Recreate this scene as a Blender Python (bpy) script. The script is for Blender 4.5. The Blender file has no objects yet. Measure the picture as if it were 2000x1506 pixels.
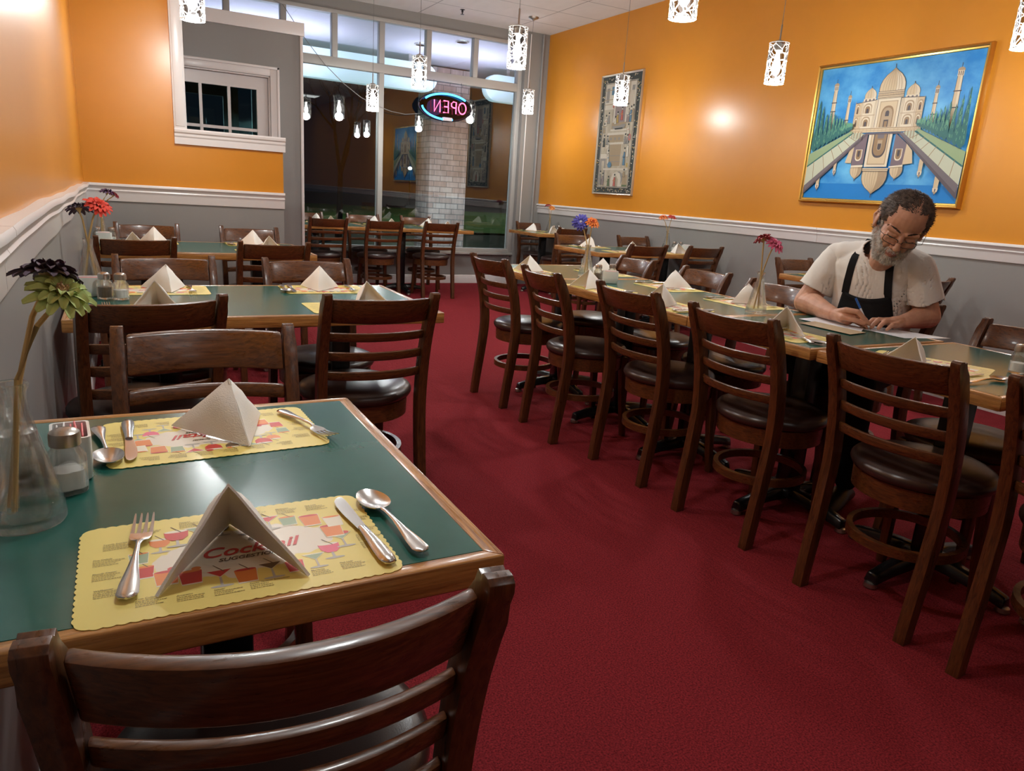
import bpy, bmesh, math, random
from math import pi, sin, cos, radians as RA
from mathutils import Vector as V, Matrix, noise as mnoise
from mathutils.bvhtree import BVHTree
random.seed(7)
SC = bpy.context.scene
COL = SC.collection

# ---------------------------------------------------------------- camera
EYE = 1.21
def make_camera():
    y, p, r = 0.502219, -0.259170, 0.066360
    f = V((sin(y)*cos(p), cos(y)*cos(p), sin(p)))
    rt = V((cos(y), -sin(y), 0)); up = rt.cross(f)
    r2 = rt*cos(r)+up*sin(r); u2 = -rt*sin(r)+up*cos(r)
    m = Matrix(((r2.x, u2.x, -f.x, 0), (r2.y, u2.y, -f.y, 0), (r2.z, u2.z, -f.z, EYE), (0, 0, 0, 1)))
    cd = bpy.data.cameras.new('camera'); cd.sensor_width = 36; cd.lens = 36*1408.75/2000
    cd.clip_start = .02; cd.clip_end = 300
    c = bpy.data.objects.new('camera', cd); COL.objects.link(c); c.matrix_world = m
    SC.camera = c
make_camera()
# ---------------------------------------------------------------- world, exposure
w = bpy.data.worlds.new('night'); SC.world = w; w.use_nodes = True
w.node_tree.nodes['Background'].inputs[0].default_value = (.035, .05, .08, 1)
w.node_tree.nodes['Background'].inputs[1].default_value = .10
SC.view_settings.view_transform = 'Standard'; SC.view_settings.look = 'None'
SC.view_settings.gamma = 1; SC.view_settings.exposure = EXPOSURE = 0.22
SC.view_settings.use_curve_mapping = False
def light(name, kind, loc, power, color=(1, 1, 1), size=.1, sizey=None, rot=(0, 0, 0), parent=None, spot=None):
    l = bpy.data.lights.new(name, kind); l.energy = power; l.color = color
    if kind == 'AREA':
        l.size = size
        if sizey: l.shape = 'RECTANGLE'; l.size_y = sizey
    else: l.shadow_soft_size = size
    if spot: l.spot_size = spot; l.spot_blend = .6
    o = bpy.data.objects.new(name, l); COL.objects.link(o); o.location = loc; o.rotation_euler = rot
    if parent: o.parent = parent
    return o
WARM = (.955, 1, 1)
PEND_W = 25.0
# soft fill lights added at ceiling height in the unseen room behind the camera
for x, y in ((1.3, -1.0), (3.9, -1.0), (1.3, -3.2), (3.9, -3.2)):
    light('troffer_light', 'AREA', (x, y, 3.19), 4.5, (.97, 1, 1), 1.15, .55)
# canopy downlights and added cool upward fill outside under the soffit
for x in (.5, 2.0, 3.6, 5.6, 7.4): light('soffit_downlight', 'SPOT', (x, 9.62, 2.98), 170, (.75, .88, 1), .06, spot=2.0)  # leftmost one is added to brighten the view through the vestibule door
for x in (1.8, 4.4, 7.2): light('cove_light', 'AREA', (x, 10.05, 2.5), 19, (.70, .70, 1), 1.6, .1, (pi, 0, 0))  # unseen area lights added to wash the soffit from below
light('street_light', 'SPOT', (9, 24, 7), 900, (.85, 1, .75), .3, spot=2.4)
light('street_light', 'SPOT', (22, 34, 8), 1700, (.85, 1, .75), .3, spot=2.5)

# ---------------------------------------------------------------- materials
MATS = {}
def princ(name, color, rough=.5, metal=0., coat=0., spec=.5, trans=0., ior=1.5, emis=None, estr=0., alpha=None, sheen=0.):
    m = bpy.data.materials.new(name); m.use_nodes = True
    b = m.node_tree.nodes['Principled BSDF']
    b.inputs['Base Color'].default_value = (*color, 1); b.inputs['Roughness'].default_value = rough
    b.inputs['Metallic'].default_value = metal; b.inputs['Coat Weight'].default_value = coat
    b.inputs['Coat Roughness'].default_value = .12
    b.inputs['Specular IOR Level'].default_value = spec; b.inputs['IOR'].default_value = ior
    b.inputs['Transmission Weight'].default_value = trans
    if sheen: b.inputs['Sheen Weight'].default_value = sheen
    if emis: b.inputs['Emission Color'].default_value = (*emis, 1); b.inputs['Emission Strength'].default_value = estr
    m.diffuse_color = (*color, 1); MATS[name] = m
    return m
def nn(m, t, **k):
    n = m.node_tree.nodes.new(t)
    for a, v in k.items(): setattr(n, a, v)
    return n
def lk(m, a, b): m.node_tree.links.new(a, b)
def BS(m): return m.node_tree.nodes['Principled BSDF']
def coord(m, kind='Object', scale=(1, 1, 1), rot=(0, 0, 0)):
    t = nn(m, 'ShaderNodeTexCoord'); mp = nn(m, 'ShaderNodeMapping')
    mp.inputs['Scale'].default_value = scale; mp.inputs['Rotation'].default_value = rot
    lk(m, t.outputs[kind], mp.inputs[0]); return mp.outputs[0]
def noise_mix(m, c1, c2, scale=5, vec=None, detail=4, lo=.35, hi=.65, target='Base Color', rough=.6):
    n = nn(m, 'ShaderNodeTexNoise'); n.inputs['Scale'].default_value = scale; n.inputs['Detail'].default_value = detail
    n.inputs['Roughness'].default_value = rough
    if vec: lk(m, vec, n.inputs['Vector'])
    r = nn(m, 'ShaderNodeValToRGB'); r.color_ramp.elements[0].position = lo; r.color_ramp.elements[1].position = hi
    r.color_ramp.elements[0].color = (*c1, 1); r.color_ramp.elements[1].color = (*c2, 1)
    lk(m, n.outputs[0], r.inputs[0]); lk(m, r.outputs[0], BS(m).inputs[target])
    return n, r
def bump(m, h, strength=.2, dist=.002):
    b = nn(m, 'ShaderNodeBump'); b.inputs['Strength'].default_value = strength; b.inputs['Distance'].default_value = dist
    lk(m, h, b.inputs['Height']); lk(m, b.outputs[0], BS(m).inputs['Normal']); return b

orange = princ('orange_paint', (.62, .235, .02), .32, spec=.6)
n, r = noise_mix(orange, (.61, .230, .012), (.65, .252, .018), 1.5, coord(orange))
n2 = nn(orange, 'ShaderNodeTexNoise'); n2.inputs['Scale'].default_value = 220; bump(orange, n2.outputs[0], .12, .0006)
gray = princ('gray_paint', (.27, .26, .245), .42)
n2 = nn(gray, 'ShaderNodeTexNoise'); n2.inputs['Scale'].default_value = 200; bump(gray, n2.outputs[0], .1, .0006)
white = princ('white_trim_paint', (.76, .72, .70), .3)
alu = princ('window_frame_paint', (.42, .40, .37), .4)
ceilm = princ('ceiling_tile', (.66, .62, .58), .8)
def ceil_nodes(m):
    t = nn(m, 'ShaderNodeTexCoord'); s = nn(m, 'ShaderNodeSeparateXYZ'); lk(m, t.outputs['Object'], s.inputs[0])
    outs = []
    for ax, per, off in ((0, 1.22, .35), (1, .61, .18)):
        a = nn(m, 'ShaderNodeMath', operation='ADD'); a.inputs[1].default_value = off+50*per; lk(m, s.outputs[ax], a.inputs[0])
        d = nn(m, 'ShaderNodeMath', operation='DIVIDE'); d.inputs[1].default_value = per; lk(m, a.outputs[0], d.inputs[0])
        f = nn(m, 'ShaderNodeMath', operation='FRACT'); lk(m, d.outputs[0], f.inputs[0])
        l = nn(m, 'ShaderNodeMath', operation='LESS_THAN'); l.inputs[1].default_value = .013/per; lk(m, f.outputs[0], l.inputs[0])
        outs.append(l)
    mx = nn(m, 'ShaderNodeMath', operation='MAXIMUM'); lk(m, outs[0].outputs[0], mx.inputs[0]); lk(m, outs[1].outputs[0], mx.inputs[1])
    n = nn(m, 'ShaderNodeTexNoise'); n.inputs['Scale'].default_value = 60; n.inputs['Detail'].default_value = 6
    r = nn(m, 'ShaderNodeValToRGB'); r.color_ramp.elements[0].color = (.60, .56, .52, 1); r.color_ramp.elements[1].color = (.70, .66, .62, 1)
    lk(m, n.outputs[0], r.inputs[0])
    mix = nn(m, 'ShaderNodeMix', data_type='RGBA'); lk(m, mx.outputs[0], mix.inputs[0]); lk(m, r.outputs[0], mix.inputs[6])
    mix.inputs[7].default_value = (.30, .28, .26, 1); lk(m, mix.outputs[2], BS(m).inputs['Base Color'])
ceil_nodes(ceilm)
carpet = princ('red_carpet', (.2, .01, .018), .95, spec=.1)
n, r = noise_mix(carpet, (.085, .0075, .011), (.37, .033, .042), 210, coord(carpet), 3, .3, .72)
n2 = nn(carpet, 'ShaderNodeTexNoise'); n2.inputs['Scale'].default_value = 330; n2.inputs['Detail'].default_value = 3
bump(carpet, n2.outputs[0], .9, .006)
n3 = nn(carpet, 'ShaderNodeTexNoise'); n3.inputs['Scale'].default_value = 1.3; n3.inputs['Detail'].default_value = 3
r3 = nn(carpet, 'ShaderNodeValToRGB'); r3.color_ramp.elements[0].color = (.78, .74, .74, 1); r3.color_ramp.elements[1].color = (1.1, 1.1, 1.1, 1)
lk(carpet, n3.outputs[0], r3.inputs[0])
mm = nn(carpet, 'ShaderNodeMix', data_type='RGBA', blend_type='MULTIPLY'); mm.inputs[0].default_value = 1
lk(carpet, r.outputs[0], mm.inputs[6]); lk(carpet, r3.outputs[0], mm.inputs[7]); lk(carpet, mm.outputs[2], BS(carpet).inputs['Base Color'])

def wood(name, dark, light_, rough, coat, scale=(2, 30, 30), bumpy=.15, ns=1.6, lo=.3, hi=.7, spec=.5):
    m = princ(name, dark, rough, coat=coat, spec=spec)
    vec = coord(m, 'Object', scale)
    n, r = noise_mix(m, dark, light_, ns, vec, 6, lo, hi, rough=.65)
    n.inputs['Distortion'].default_value = .6
    bump(m, n.outputs[0], bumpy, .001)
    # worn rubbed patches on the finish
    w2 = nn(m, 'ShaderNodeTexNoise'); w2.inputs['Scale'].default_value = 9; w2.inputs['Detail'].default_value = 8
    rr = nn(m, 'ShaderNodeMapRange'); rr.inputs[1].default_value = .3; rr.inputs[2].default_value = .75
    rr.inputs[3].default_value = rough*.75; rr.inputs[4].default_value = rough*1.5
    lk(m, w2.outputs[0], rr.inputs[0]); lk(m, rr.outputs[0], BS(m).inputs['Roughness'])
    return m
walnut = wood('stained_walnut', (.034, .0105, .0035), (.165, .055, .0135), .32, .18, (5, 100, 100))
walnut_post = wood('stained_walnut_upright', (.032, .010, .0035), (.140, .046, .012), .32, .18, (100, 100, 5))
oak = wood('oak_edging', (.24, .085, .018), (.56, .27, .075), .28, .4, (5, 105, 105), .25, 1.7, .32, .62)
oak_y = wood('oak_edging_side', (.24, .085, .018), (.56, .27, .075), .28, .4, (105, 5, 105), .25, 1.7, .32, .62)
vinyl = princ('brown_vinyl', (.042, .022, .018), .28, spec=.55)
n2 = nn(vinyl, 'ShaderNodeTexNoise'); n2.inputs['Scale'].default_value = 140; bump(vinyl, n2.outputs[0], .15, .0008)
green = princ('green_laminate', (.012, .085, .062), .22, spec=.5)
n, r = noise_mix(green, (.013, .092, .070), (.017, .112, .085), 7, coord(green), 6)
blackm = princ('black_cast_iron', (.008, .008, .009), .25, spec=.6)
footm = princ('worn_metal_glide', (.45, .42, .38), .35, metal=1)
steel = princ('stainless_steel', (.62, .60, .58), .2, metal=1)
n5 = nn(steel, 'ShaderNodeTexNoise'); n5.inputs['Scale'].default_value = 90; n5.inputs['Detail'].default_value = 6
mr = nn(steel, 'ShaderNodeMapRange'); mr.inputs[3].default_value = .12; mr.inputs[4].default_value = .34
lk(steel, n5.outputs[0], mr.inputs[0]); lk(steel, mr.outputs[0], BS(steel).inputs['Roughness'])
nickel = princ('brushed_nickel', (.42, .38, .34), .3, metal=1)
napm = princ('paper_napkin', (.88, .85, .79), .75, spec=.2)
n6 = nn(napm, 'ShaderNodeTexNoise'); n6.inputs['Scale'].default_value = 50; n6.inputs['Detail'].default_value = 5; bump(napm, n6.outputs[0], .35, .002)
glass = princ('clear_glass', (.95, .98, .97), .02, trans=1, ior=1.45)
vglass = princ('bubbled_glass', (.95, .985, .97), .02, trans=1, ior=1.45)
vv = nn(vglass, 'ShaderNodeTexVoronoi'); vv.inputs['Scale'].default_value = 62
rv = nn(vglass, 'ShaderNodeValToRGB'); rv.color_ramp.elements[0].position = .07; rv.color_ramp.elements[1].position = .15
rv.color_ramp.elements[0].color = (1, 1, 1, 1); rv.color_ramp.elements[1].color = (0, 0, 0, 1)
lk(vglass, vv.outputs['Distance'], rv.inputs[0]); bump(vglass, rv.outputs[0], .9, .004)
def thin(m, f):
    o = m.node_tree.nodes['Material Output']; tr = nn(m, 'ShaderNodeBsdfTransparent'); mx = nn(m, 'ShaderNodeMixShader'); mx.inputs[0].default_value = f
    lk(m, BS(m).outputs[0], mx.inputs[1]); lk(m, tr.outputs[0], mx.inputs[2]); lk(m, mx.outputs[0], o.inputs[0])
thin(vglass, .58); thin(glass, .4)
ceramic = princ('white_ceramic', (.78, .79, .76), .15, coat=.5)
saltm = princ('salt_grain', (.85, .84, .80), .9)
pepperm = princ('pepper_grain', (.10, .065, .04), .9); noise_mix(pepperm, (.03, .02, .012), (.28, .20, .13), 300)
pinkp = princ('pink_sweetener_paper', (.85, .22, .22), .5); whitep = princ('white_sugar_paper', (.8, .78, .74), .5)
stemm = princ('flower_stem_fabric', (.52, .34, .13), .6)
paper = princ('white_paper', (.80, .82, .86), .6)
gold = princ('gilded_frame', (.62, .36, .08), .28, metal=.85)
silverf = princ('champagne_frame', (.55, .47, .36), .3, metal=.7)
cordm = princ('grey_cord', (.22, .21, .20), .4)
darkp = princ('black_plastic', (.01, .01, .011), .35)

def window_glass(name, ior, tint=(1, 1, 1)):
    m = bpy.data.materials.new(name); m.use_nodes = True; t = m.node_tree; t.nodes.remove(BS(m))
    o = t.nodes['Material Output']; tr = nn(m, 'ShaderNodeBsdfTransparent'); gl = nn(m, 'ShaderNodeBsdfGlossy')
    tr.inputs[0].default_value = (*tint, 1); gl.inputs['Roughness'].default_value = 0.0
    fr = nn(m, 'ShaderNodeFresnel'); fr.inputs[0].default_value = ior; mx = nn(m, 'ShaderNodeMixShader')
    lk(m, fr.outputs[0], mx.inputs[0]); lk(m, tr.outputs[0], mx.inputs[1]); lk(m, gl.outputs[0], mx.inputs[2]); lk(m, mx.outputs[0], o.inputs[0])
    return m
pane = window_glass('window_pane_glass', 1.85, (.93, .97, .95)); thinpane = window_glass('door_pane_glass', 1.22, (.72, .92, .93))
def shade_mat():
    m = bpy.data.materials.new('webbed_shade_glass'); m.use_nodes = True; t = m.node_tree; t.nodes.remove(BS(m))
    o = t.nodes['Material Output']; tr = nn(m, 'ShaderNodeBsdfTransparent'); tr.inputs[0].default_value = (.60, .60, .60, 1); gl = nn(m, 'ShaderNodeBsdfGlossy')
    gl.inputs['Roughness'].default_value = .05; fr = nn(m, 'ShaderNodeFresnel'); fr.inputs[0].default_value = 1.45
    clear = nn(m, 'ShaderNodeMixShader'); lk(m, fr.outputs[0], clear.inputs[0]); lk(m, tr.outputs[0], clear.inputs[1]); lk(m, gl.outputs[0], clear.inputs[2])
    df = nn(m, 'ShaderNodeBsdfDiffuse'); df.inputs[0].default_value = (.9, .88, .85, 1); tl = nn(m, 'ShaderNodeBsdfTranslucent'); tl.inputs[0].default_value = (.9, .88, .85, 1)
    fro = nn(m, 'ShaderNodeMixShader'); fro.inputs[0].default_value = .5; lk(m, df.outputs[0], fro.inputs[1]); lk(m, tl.outputs[0], fro.inputs[2])
    v = nn(m, 'ShaderNodeTexVoronoi'); v.feature = 'DISTANCE_TO_EDGE'; v.voronoi_dimensions = '2D'; v.inputs['Scale'].default_value = 19
    tc = nn(m, 'ShaderNodeTexCoord'); sp = nn(m, 'ShaderNodeSeparateXYZ'); lk(m, tc.outputs['Object'], sp.inputs[0])
    at = nn(m, 'ShaderNodeMath', operation='ARCTAN2'); lk(m, sp.outputs[1], at.inputs[0]); lk(m, sp.outputs[0], at.inputs[1])
    mu = nn(m, 'ShaderNodeMath', operation='MULTIPLY'); mu.inputs[1].default_value = .068; lk(m, at.outputs[0], mu.inputs[0])
    cb = nn(m, 'ShaderNodeCombineXYZ'); lk(m, mu.outputs[0], cb.inputs[0]); lk(m, sp.outputs[2], cb.inputs[1]); lk(m, cb.outputs[0], v.inputs['Vector'])
    c = nn(m, 'ShaderNodeMath', operation='LESS_THAN'); c.inputs[1].default_value = .040; lk(m, v.outputs['Distance'], c.inputs[0])
    mx = nn(m, 'ShaderNodeMixShader'); lk(m, c.outputs[0], mx.inputs[0]); lk(m, clear.outputs[0], mx.inputs[1]); lk(m, fro.outputs[0], mx.inputs[2])
    lk(m, mx.outputs[0], o.inputs[0]); return m
shadem = shade_mat()
def emit(name, c, s):
    m = bpy.data.materials.new(name); m.use_nodes = True; t = m.node_tree; t.nodes.remove(BS(m))
    e = nn(m, 'ShaderNodeEmission'); e.inputs[0].default_value = (*c, 1); e.inputs[1].default_value = s
    lk(m, e.outputs[0], t.nodes['Material Output'].inputs[0]); return m
bulbm = emit('lit_bulb', (1, .95, .9), 25)
neon_blue = emit('neon_blue', (.05, .38, 1), 5); neon_red = emit('neon_red', (1, .10, .22), 4.5)
lampm = emit('lit_lamp', (.75, .92, 1), 14); ledm = emit('teal_led', (.15, .85, .75), 6); fillm = emit('troffer_lens', (1, .97, .92), .6)
farlamp = emit('far_lamp', (.8, .95, 1), 6)

# ---------------------------------------------------------------- mesh building
class MB:
    def __init__(s): s.v = []; s.f = []; s.m = []; s.mi = 0; s.tf = None
    def put(s, vs, fs, mi=None):
        b = len(s.v)
        for p in vs:
            p = V(p)
            if s.tf: p = s.tf @ p
            s.v.append(p)
        for f in fs: s.f.append([b+i for i in f]); s.m.append(s.mi if mi is None else mi)
        return s
    def box(s, x0, x1, y0, y1, z0, z1, mi=None):
        vs = [(x, y, z) for z in (z0, z1) for y in (y0, y1) for x in (x0, x1)]
        return s.put(vs, [(0, 2, 3, 1), (4, 5, 7, 6), (0, 1, 5, 4), (2, 6, 7, 3), (0, 4, 6, 2), (1, 3, 7, 5)], mi)
    def loft(s, rings, cap=True, mi=None, closed=False):
        n = len(rings[0]); vs = [p for r in rings for p in r]; fs = []
        R = len(rings)
        for i in range(R if closed else R-1):
            for j in range(n):
                a, b = i*n+j, i*n+(j+1) % n; c, d = ((i+1) % R)*n+(j+1) % n, ((i+1) % R)*n+j
                fs.append((a, b, c, d))
        if cap and not closed: fs.append(tuple(reversed(range(n)))); fs.append(tuple((R-1)*n+j for j in range(n)))
        return s.put(vs, fs, mi)
    def lathe(s, prof, n=24, mi=None, c=(0, 0, 0), cap=True):
        rings = [[(c[0]+max(r, 1e-5)*cos(2*pi*j/n), c[1]+max(r, 1e-5)*sin(2*pi*j/n), c[2]+z) for j in range(n)] for r, z in prof]
        return s.loft(rings, cap, mi)
    def tube(s, pts, r, n=8, mi=None, ref=None, closed=False):
        pts = [V(p) for p in pts]; rings = []
        rad = r if callable(r) else (lambda t: r)
        N = len(pts); up = V(ref) if ref else None
        for i, p in enumerate(pts):
            if closed: t = pts[(i+1) % N]-pts[i-1]
            else: t = pts[min(i+1, N-1)]-pts[max(i-1, 0)]
            t.normalize()
            u = up if up else (V((0, 0, 1)) if abs(t.z) < .9 else V((1, 0, 0)))
            a = t.cross(u).normalized(); b = a.cross(t).normalized()
            q = rad(i/(N-1))
            rx, ry = q if isinstance(q, tuple) else (q, q)
            rings.append([p+a*(rx*cos(2*pi*j/n))+b*(ry*sin(2*pi*j/n)) for j in range(n)])
        return s.loft(rings, True, mi, closed)
    def sweep(s, pts, w, h, ref=(0, 0, 1), mi=None):
        """rectangular section: w across, h along ref-ish"""
        pts = [V(p) for p in pts]; rings = []; N = len(pts)
        for i, p in enumerate(pts):
            t = (pts[min(i+1, N-1)]-pts[max(i-1, 0)]).normalized(); a = t.cross(V(ref)).normalized(); b = a.cross(t).normalized()
            ww = w(i/(N-1)) if callable(w) else w; hh = h(i/(N-1)) if callable(h) else h
            rings.append([p+a*(x*ww/2)+b*(z*hh/2) for x, z in ((-1, -1), (1, -1), (1, 1), (-1, 1))])
        return s.loft(rings, True, mi)
    def ell(s, c, r, n=16, k=10, mi=None, R=None):
        rings = []
        c = V(c)
        for i in range(1, k):
            a = pi*i/k
            ring = []
            for j in range(n):
                p = V((r[0]*sin(a)*cos(2*pi*j/n), r[1]*sin(a)*sin(2*pi*j/n), -r[2]*cos(a)))
                ring.append(c+(R @ p if R else p))
            rings.append(ring)
        b = len(s.v); s.loft(rings, False, mi)
        lo = V((0, 0, -r[2])); hi = V((0, 0, r[2]))
        if R: lo = R @ lo; hi = R @ hi
        base = len(s.v); s.put([c+lo, c+hi], [])
        for j in range(n):
            s.f.append([base, b+(j+1) % n, b+j]); s.m.append(s.mi if mi is None else mi)
            t = b+(k-2)*n; s.f.append([base+1, t+j, t+(j+1) % n]); s.m.append(s.mi if mi is None else mi)
        return s
    def cone(s, p0, r0, p1, r1, n=14, mi=None, sph=True):
        p0, p1 = V(p0), V(p1); t = (p1-p0).normalized(); u = V((0, 0, 1)) if abs(t.z) < .9 else V((1, 0, 0))
        a = t.cross(u).normalized(); b = a.cross(t)
        s.loft([[p+a*(r*cos(2*pi*j/n))+b*(r*sin(2*pi*j/n)) for j in range(n)] for p, r in ((p0, r0), (p1, r1))], True, mi)
        if sph: s.ell(p0, (r0,)*3, n, 8, mi); s.ell(p1, (r1,)*3, n, 8, mi)
        return s
    def poly(s, pts, z=0, mi=None, axes=None):
        vs = [(p[0], p[1], z) for p in pts] if not axes else [axes(p[0], p[1], z) for p in pts]
        return s.put(vs, [tuple(range(len(pts)))], mi)
    def mesh(s, name, mats):
        me = bpy.data.meshes.new(name); me.from_pydata([tuple(p) for p in s.v], [], s.f)
        for m in (mats if isinstance(mats, (list, tuple)) else [mats]): me.materials.append(m)
        me.polygons.foreach_set('material_index', s.m); me.update()
        return me
    def build(s, name, mats, parent=None, smooth=False, bevel=0, loc=None, rz=0, fixn=True, angle=40, seg=2):
        me = s.mesh(name, mats)
        bm = bmesh.new(); bm.from_mesh(me)
        if fixn: bmesh.ops.recalc_face_normals(bm, faces=bm.faces)
        if bevel:
            ed = [e for e in bm.edges if len(e.link_faces) == 2 and e.calc_face_angle(0) > RA(35)]
            bmesh.ops.bevel(bm, geom=ed, offset=bevel, segments=seg, affect='EDGES', profile=.5, clamp_overlap=True)
        if smooth or bevel:
            for f in bm.faces: f.smooth = True
            for e in bm.edges:
                if len(e.link_faces) == 2 and e.calc_face_angle(0) > RA(angle): e.smooth = False
        bm.to_mesh(me); bm.free()
        o = bpy.data.objects.new(name, me); COL.objects.link(o)
        if parent: o.parent = parent
        if loc: o.location = loc
        o.rotation_euler.z = rz
        return o
def tag(o, label=None, cat=None, group=None, kind=None):
    if label: o['label'] = label
    if cat: o['category'] = cat
    if group: o['group'] = group
    if kind: o['kind'] = kind
    return o
def empty(name, loc=(0, 0, 0), rz=0, label=None, cat=None, group=None, kind=None):
    o = bpy.data.objects.new(name, None); COL.objects.link(o); o.location = loc; o.rotation_euler.z = rz
    o.empty_display_size = .05
    return tag(o, label, cat, group, kind)
def copy_tree(o, loc, rz, label, group=None):
    def rec(a, par):
        c = a.copy(); COL.objects.link(c)
        if par: c.parent = par
        for ch in list(a.children): rec(ch, c)
        return c
    c = rec(o, None); c.location = loc; c.rotation_euler.z = rz; c['label'] = label
    if group: c['group'] = group
    return c
PROTO = {}
def place(key, maker, loc, rz, label, cat, group=None):
    """first call builds the thing in place, later calls copy it with all its parts"""
    if key not in PROTO:
        o = maker(); o.location = loc; o.rotation_euler.z = rz; tag(o, label, cat, group); PROTO[key] = o; return o
    return copy_tree(PROTO[key], loc, rz, label, group)
def struct(name, mb, mats, parent=None, **k):
    o = mb.build(name, mats, parent, **k)
    if not parent: o['kind'] = 'structure'
    return o
# ================================================================ SETTING
XL, XR, YB, YW, H, Y0 = -.20, 5.10, -6.5, 9.0, 3.23, 5.86
struct('floor', MB().box(XL-.15, XR+.15, YB-.15, YW+.1, -.1, 0), carpet)
struct('ceiling', MB().box(XL-.15, XR+.15, YB-.15, YW+.1, H, H+.1), ceilm)
for nm, x0, x1 in (('wall_left', XL-.12, XL), ('wall_right', XR, XR+.12)):
    m = MB().box(x0, x1, YB, YW+.1, 1.0, H, 0); m.box(x0, x1, YB, YW+.1, 0, 1.0, 1)
    struct(nm, m, [orange, gray])
m = MB().box(XL-.12, XR+.12, YB-.12, YB, 1.0, H, 0); m.box(XL-.12, XR+.12, YB-.12, YB, 0, 1.0, 1); struct('wall_back', m, [orange, gray])
# made-up glowing panels that stand for the added fill lights behind the camera
for k, (x, y) in enumerate(((1.3, -1.0), (3.9, -1.0), (1.3, -3.2), (3.9, -3.2))):
    e = empty('ceiling_light', (x, y, H), 0, ['square-edged fluorescent ceiling panel nearest the left tables, behind the viewer', 'fluorescent ceiling panel behind the viewer, on the side of the long right-hand tables',
        'fluorescent ceiling panel by the back wall, left side', 'fluorescent ceiling panel by the back wall, right side'][k], 'ceiling light', 'fluorescent panels behind the viewer')
    MB().box(-.6, .6, -.3, .3, -.03, -.012).build('frame', white, e); MB().box(-.57, .57, -.27, .27, -.032, -.030).build('diffuser', fillm, e)
# chair rail profile (out from wall, height)
RAIL = [(0, .985), (.010, .985), (.012, .99), (.012, 1.035), (.016, 1.045), (.022, 1.055), (.018, 1.063), (.024, 1.078), (.034, 1.086), (.034, 1.096), (.030, 1.103), (0, 1.103)]
BASE = [(0, 0), (.014, 0), (.014, .075), (.012, .085), (.009, .088), (.009, .10), (.004, .108), (0, .11)]
def run(name, prof, p0, p1, out, mat=white, wav=0.):
    m = MB(); p0, p1, out = V((*p0, 0)), V((*p1, 0)), V((*out, 0)); N = 60 if wav else 1; rings = []
    for i in range(N+1):
        p = p0.lerp(p1, i/N); dz = wav*(sin(p.y*3.1)+.6*sin(p.y*7.7+1)) if wav else 0; dx = abs(wav)*.8*(1+sin(p.y*5.3)) if wav else 0
        rings.append([p+out*(a+(dx if a else 0))+V((0, 0, z+dz)) for a, z in prof])
    m.loft(rings); return struct(name, m, mat, smooth=True, angle=30)
run('trim_1', RAIL, (XL, YB), (XL, 1.536), (1, 0), wav=.0035)
run('trim_2', RAIL, (XL, 1.5395), (XL, Y0), (1, 0), wav=.0035)
run('trim_3', RAIL, (XR, YB), (XR, 4.2), (-1, 0)); run('trim_4', RAIL, (XR, 4.203), (XR, 8.93), (-1, 0))
run('trim_5', RAIL, (XL, Y0), (1.125, Y0), (0, -1))
run('baseboard_right', BASE, (XR, YB), (XR, 8.9), (-1, 0)); run('baseboard_left', BASE, (XL, YB), (XL, Y0), (1, 0))
run('baseboard_front', BASE, (1.49, YW-.02), (4.78, YW-.02), (0, -1), white)
run('baseboard_partition', BASE, (XL, Y0), (1.12, Y0), (0, -1))
# partition with its L-shaped opening
def partition():
    m = MB(); t = .12; y = Y0
    m.box(XL, .44, y, y+t, 1.0, H, 0); m.box(.44, 1.12, y, y+t, 1.0, 1.42, 0); m.box(XL, 1.12, y, y+t, 0, 1.0, 1)
    struct('wall_partition', m, [orange, gray])
    m = MB(); m.box(.378, .462, y-.018, y, 1.495, H); m.box(.44, .462, y, y+t, 1.495, H); m.box(.39, .45, y-.024, y-.018, 1.52, H); m.box(.378, .462, y+t, y+t+.018, 1.495, H)
    struct('trim_6', m, white, bevel=.003)
    m = MB(); prof = [(0, 1.40), (.018, 1.40), (.018, 1.445), (.024, 1.455), (.024, 1.47), (.034, 1.48), (.036, 1.495), (.03, 1.505), (-.13, 1.505), (-.13, 1.42), (0, 1.42)]
    m.loft([[(x, y-a, z) for a, z in prof] for x in (.378, 1.135)]); struct('trim_7', m, white)
partition()
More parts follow.
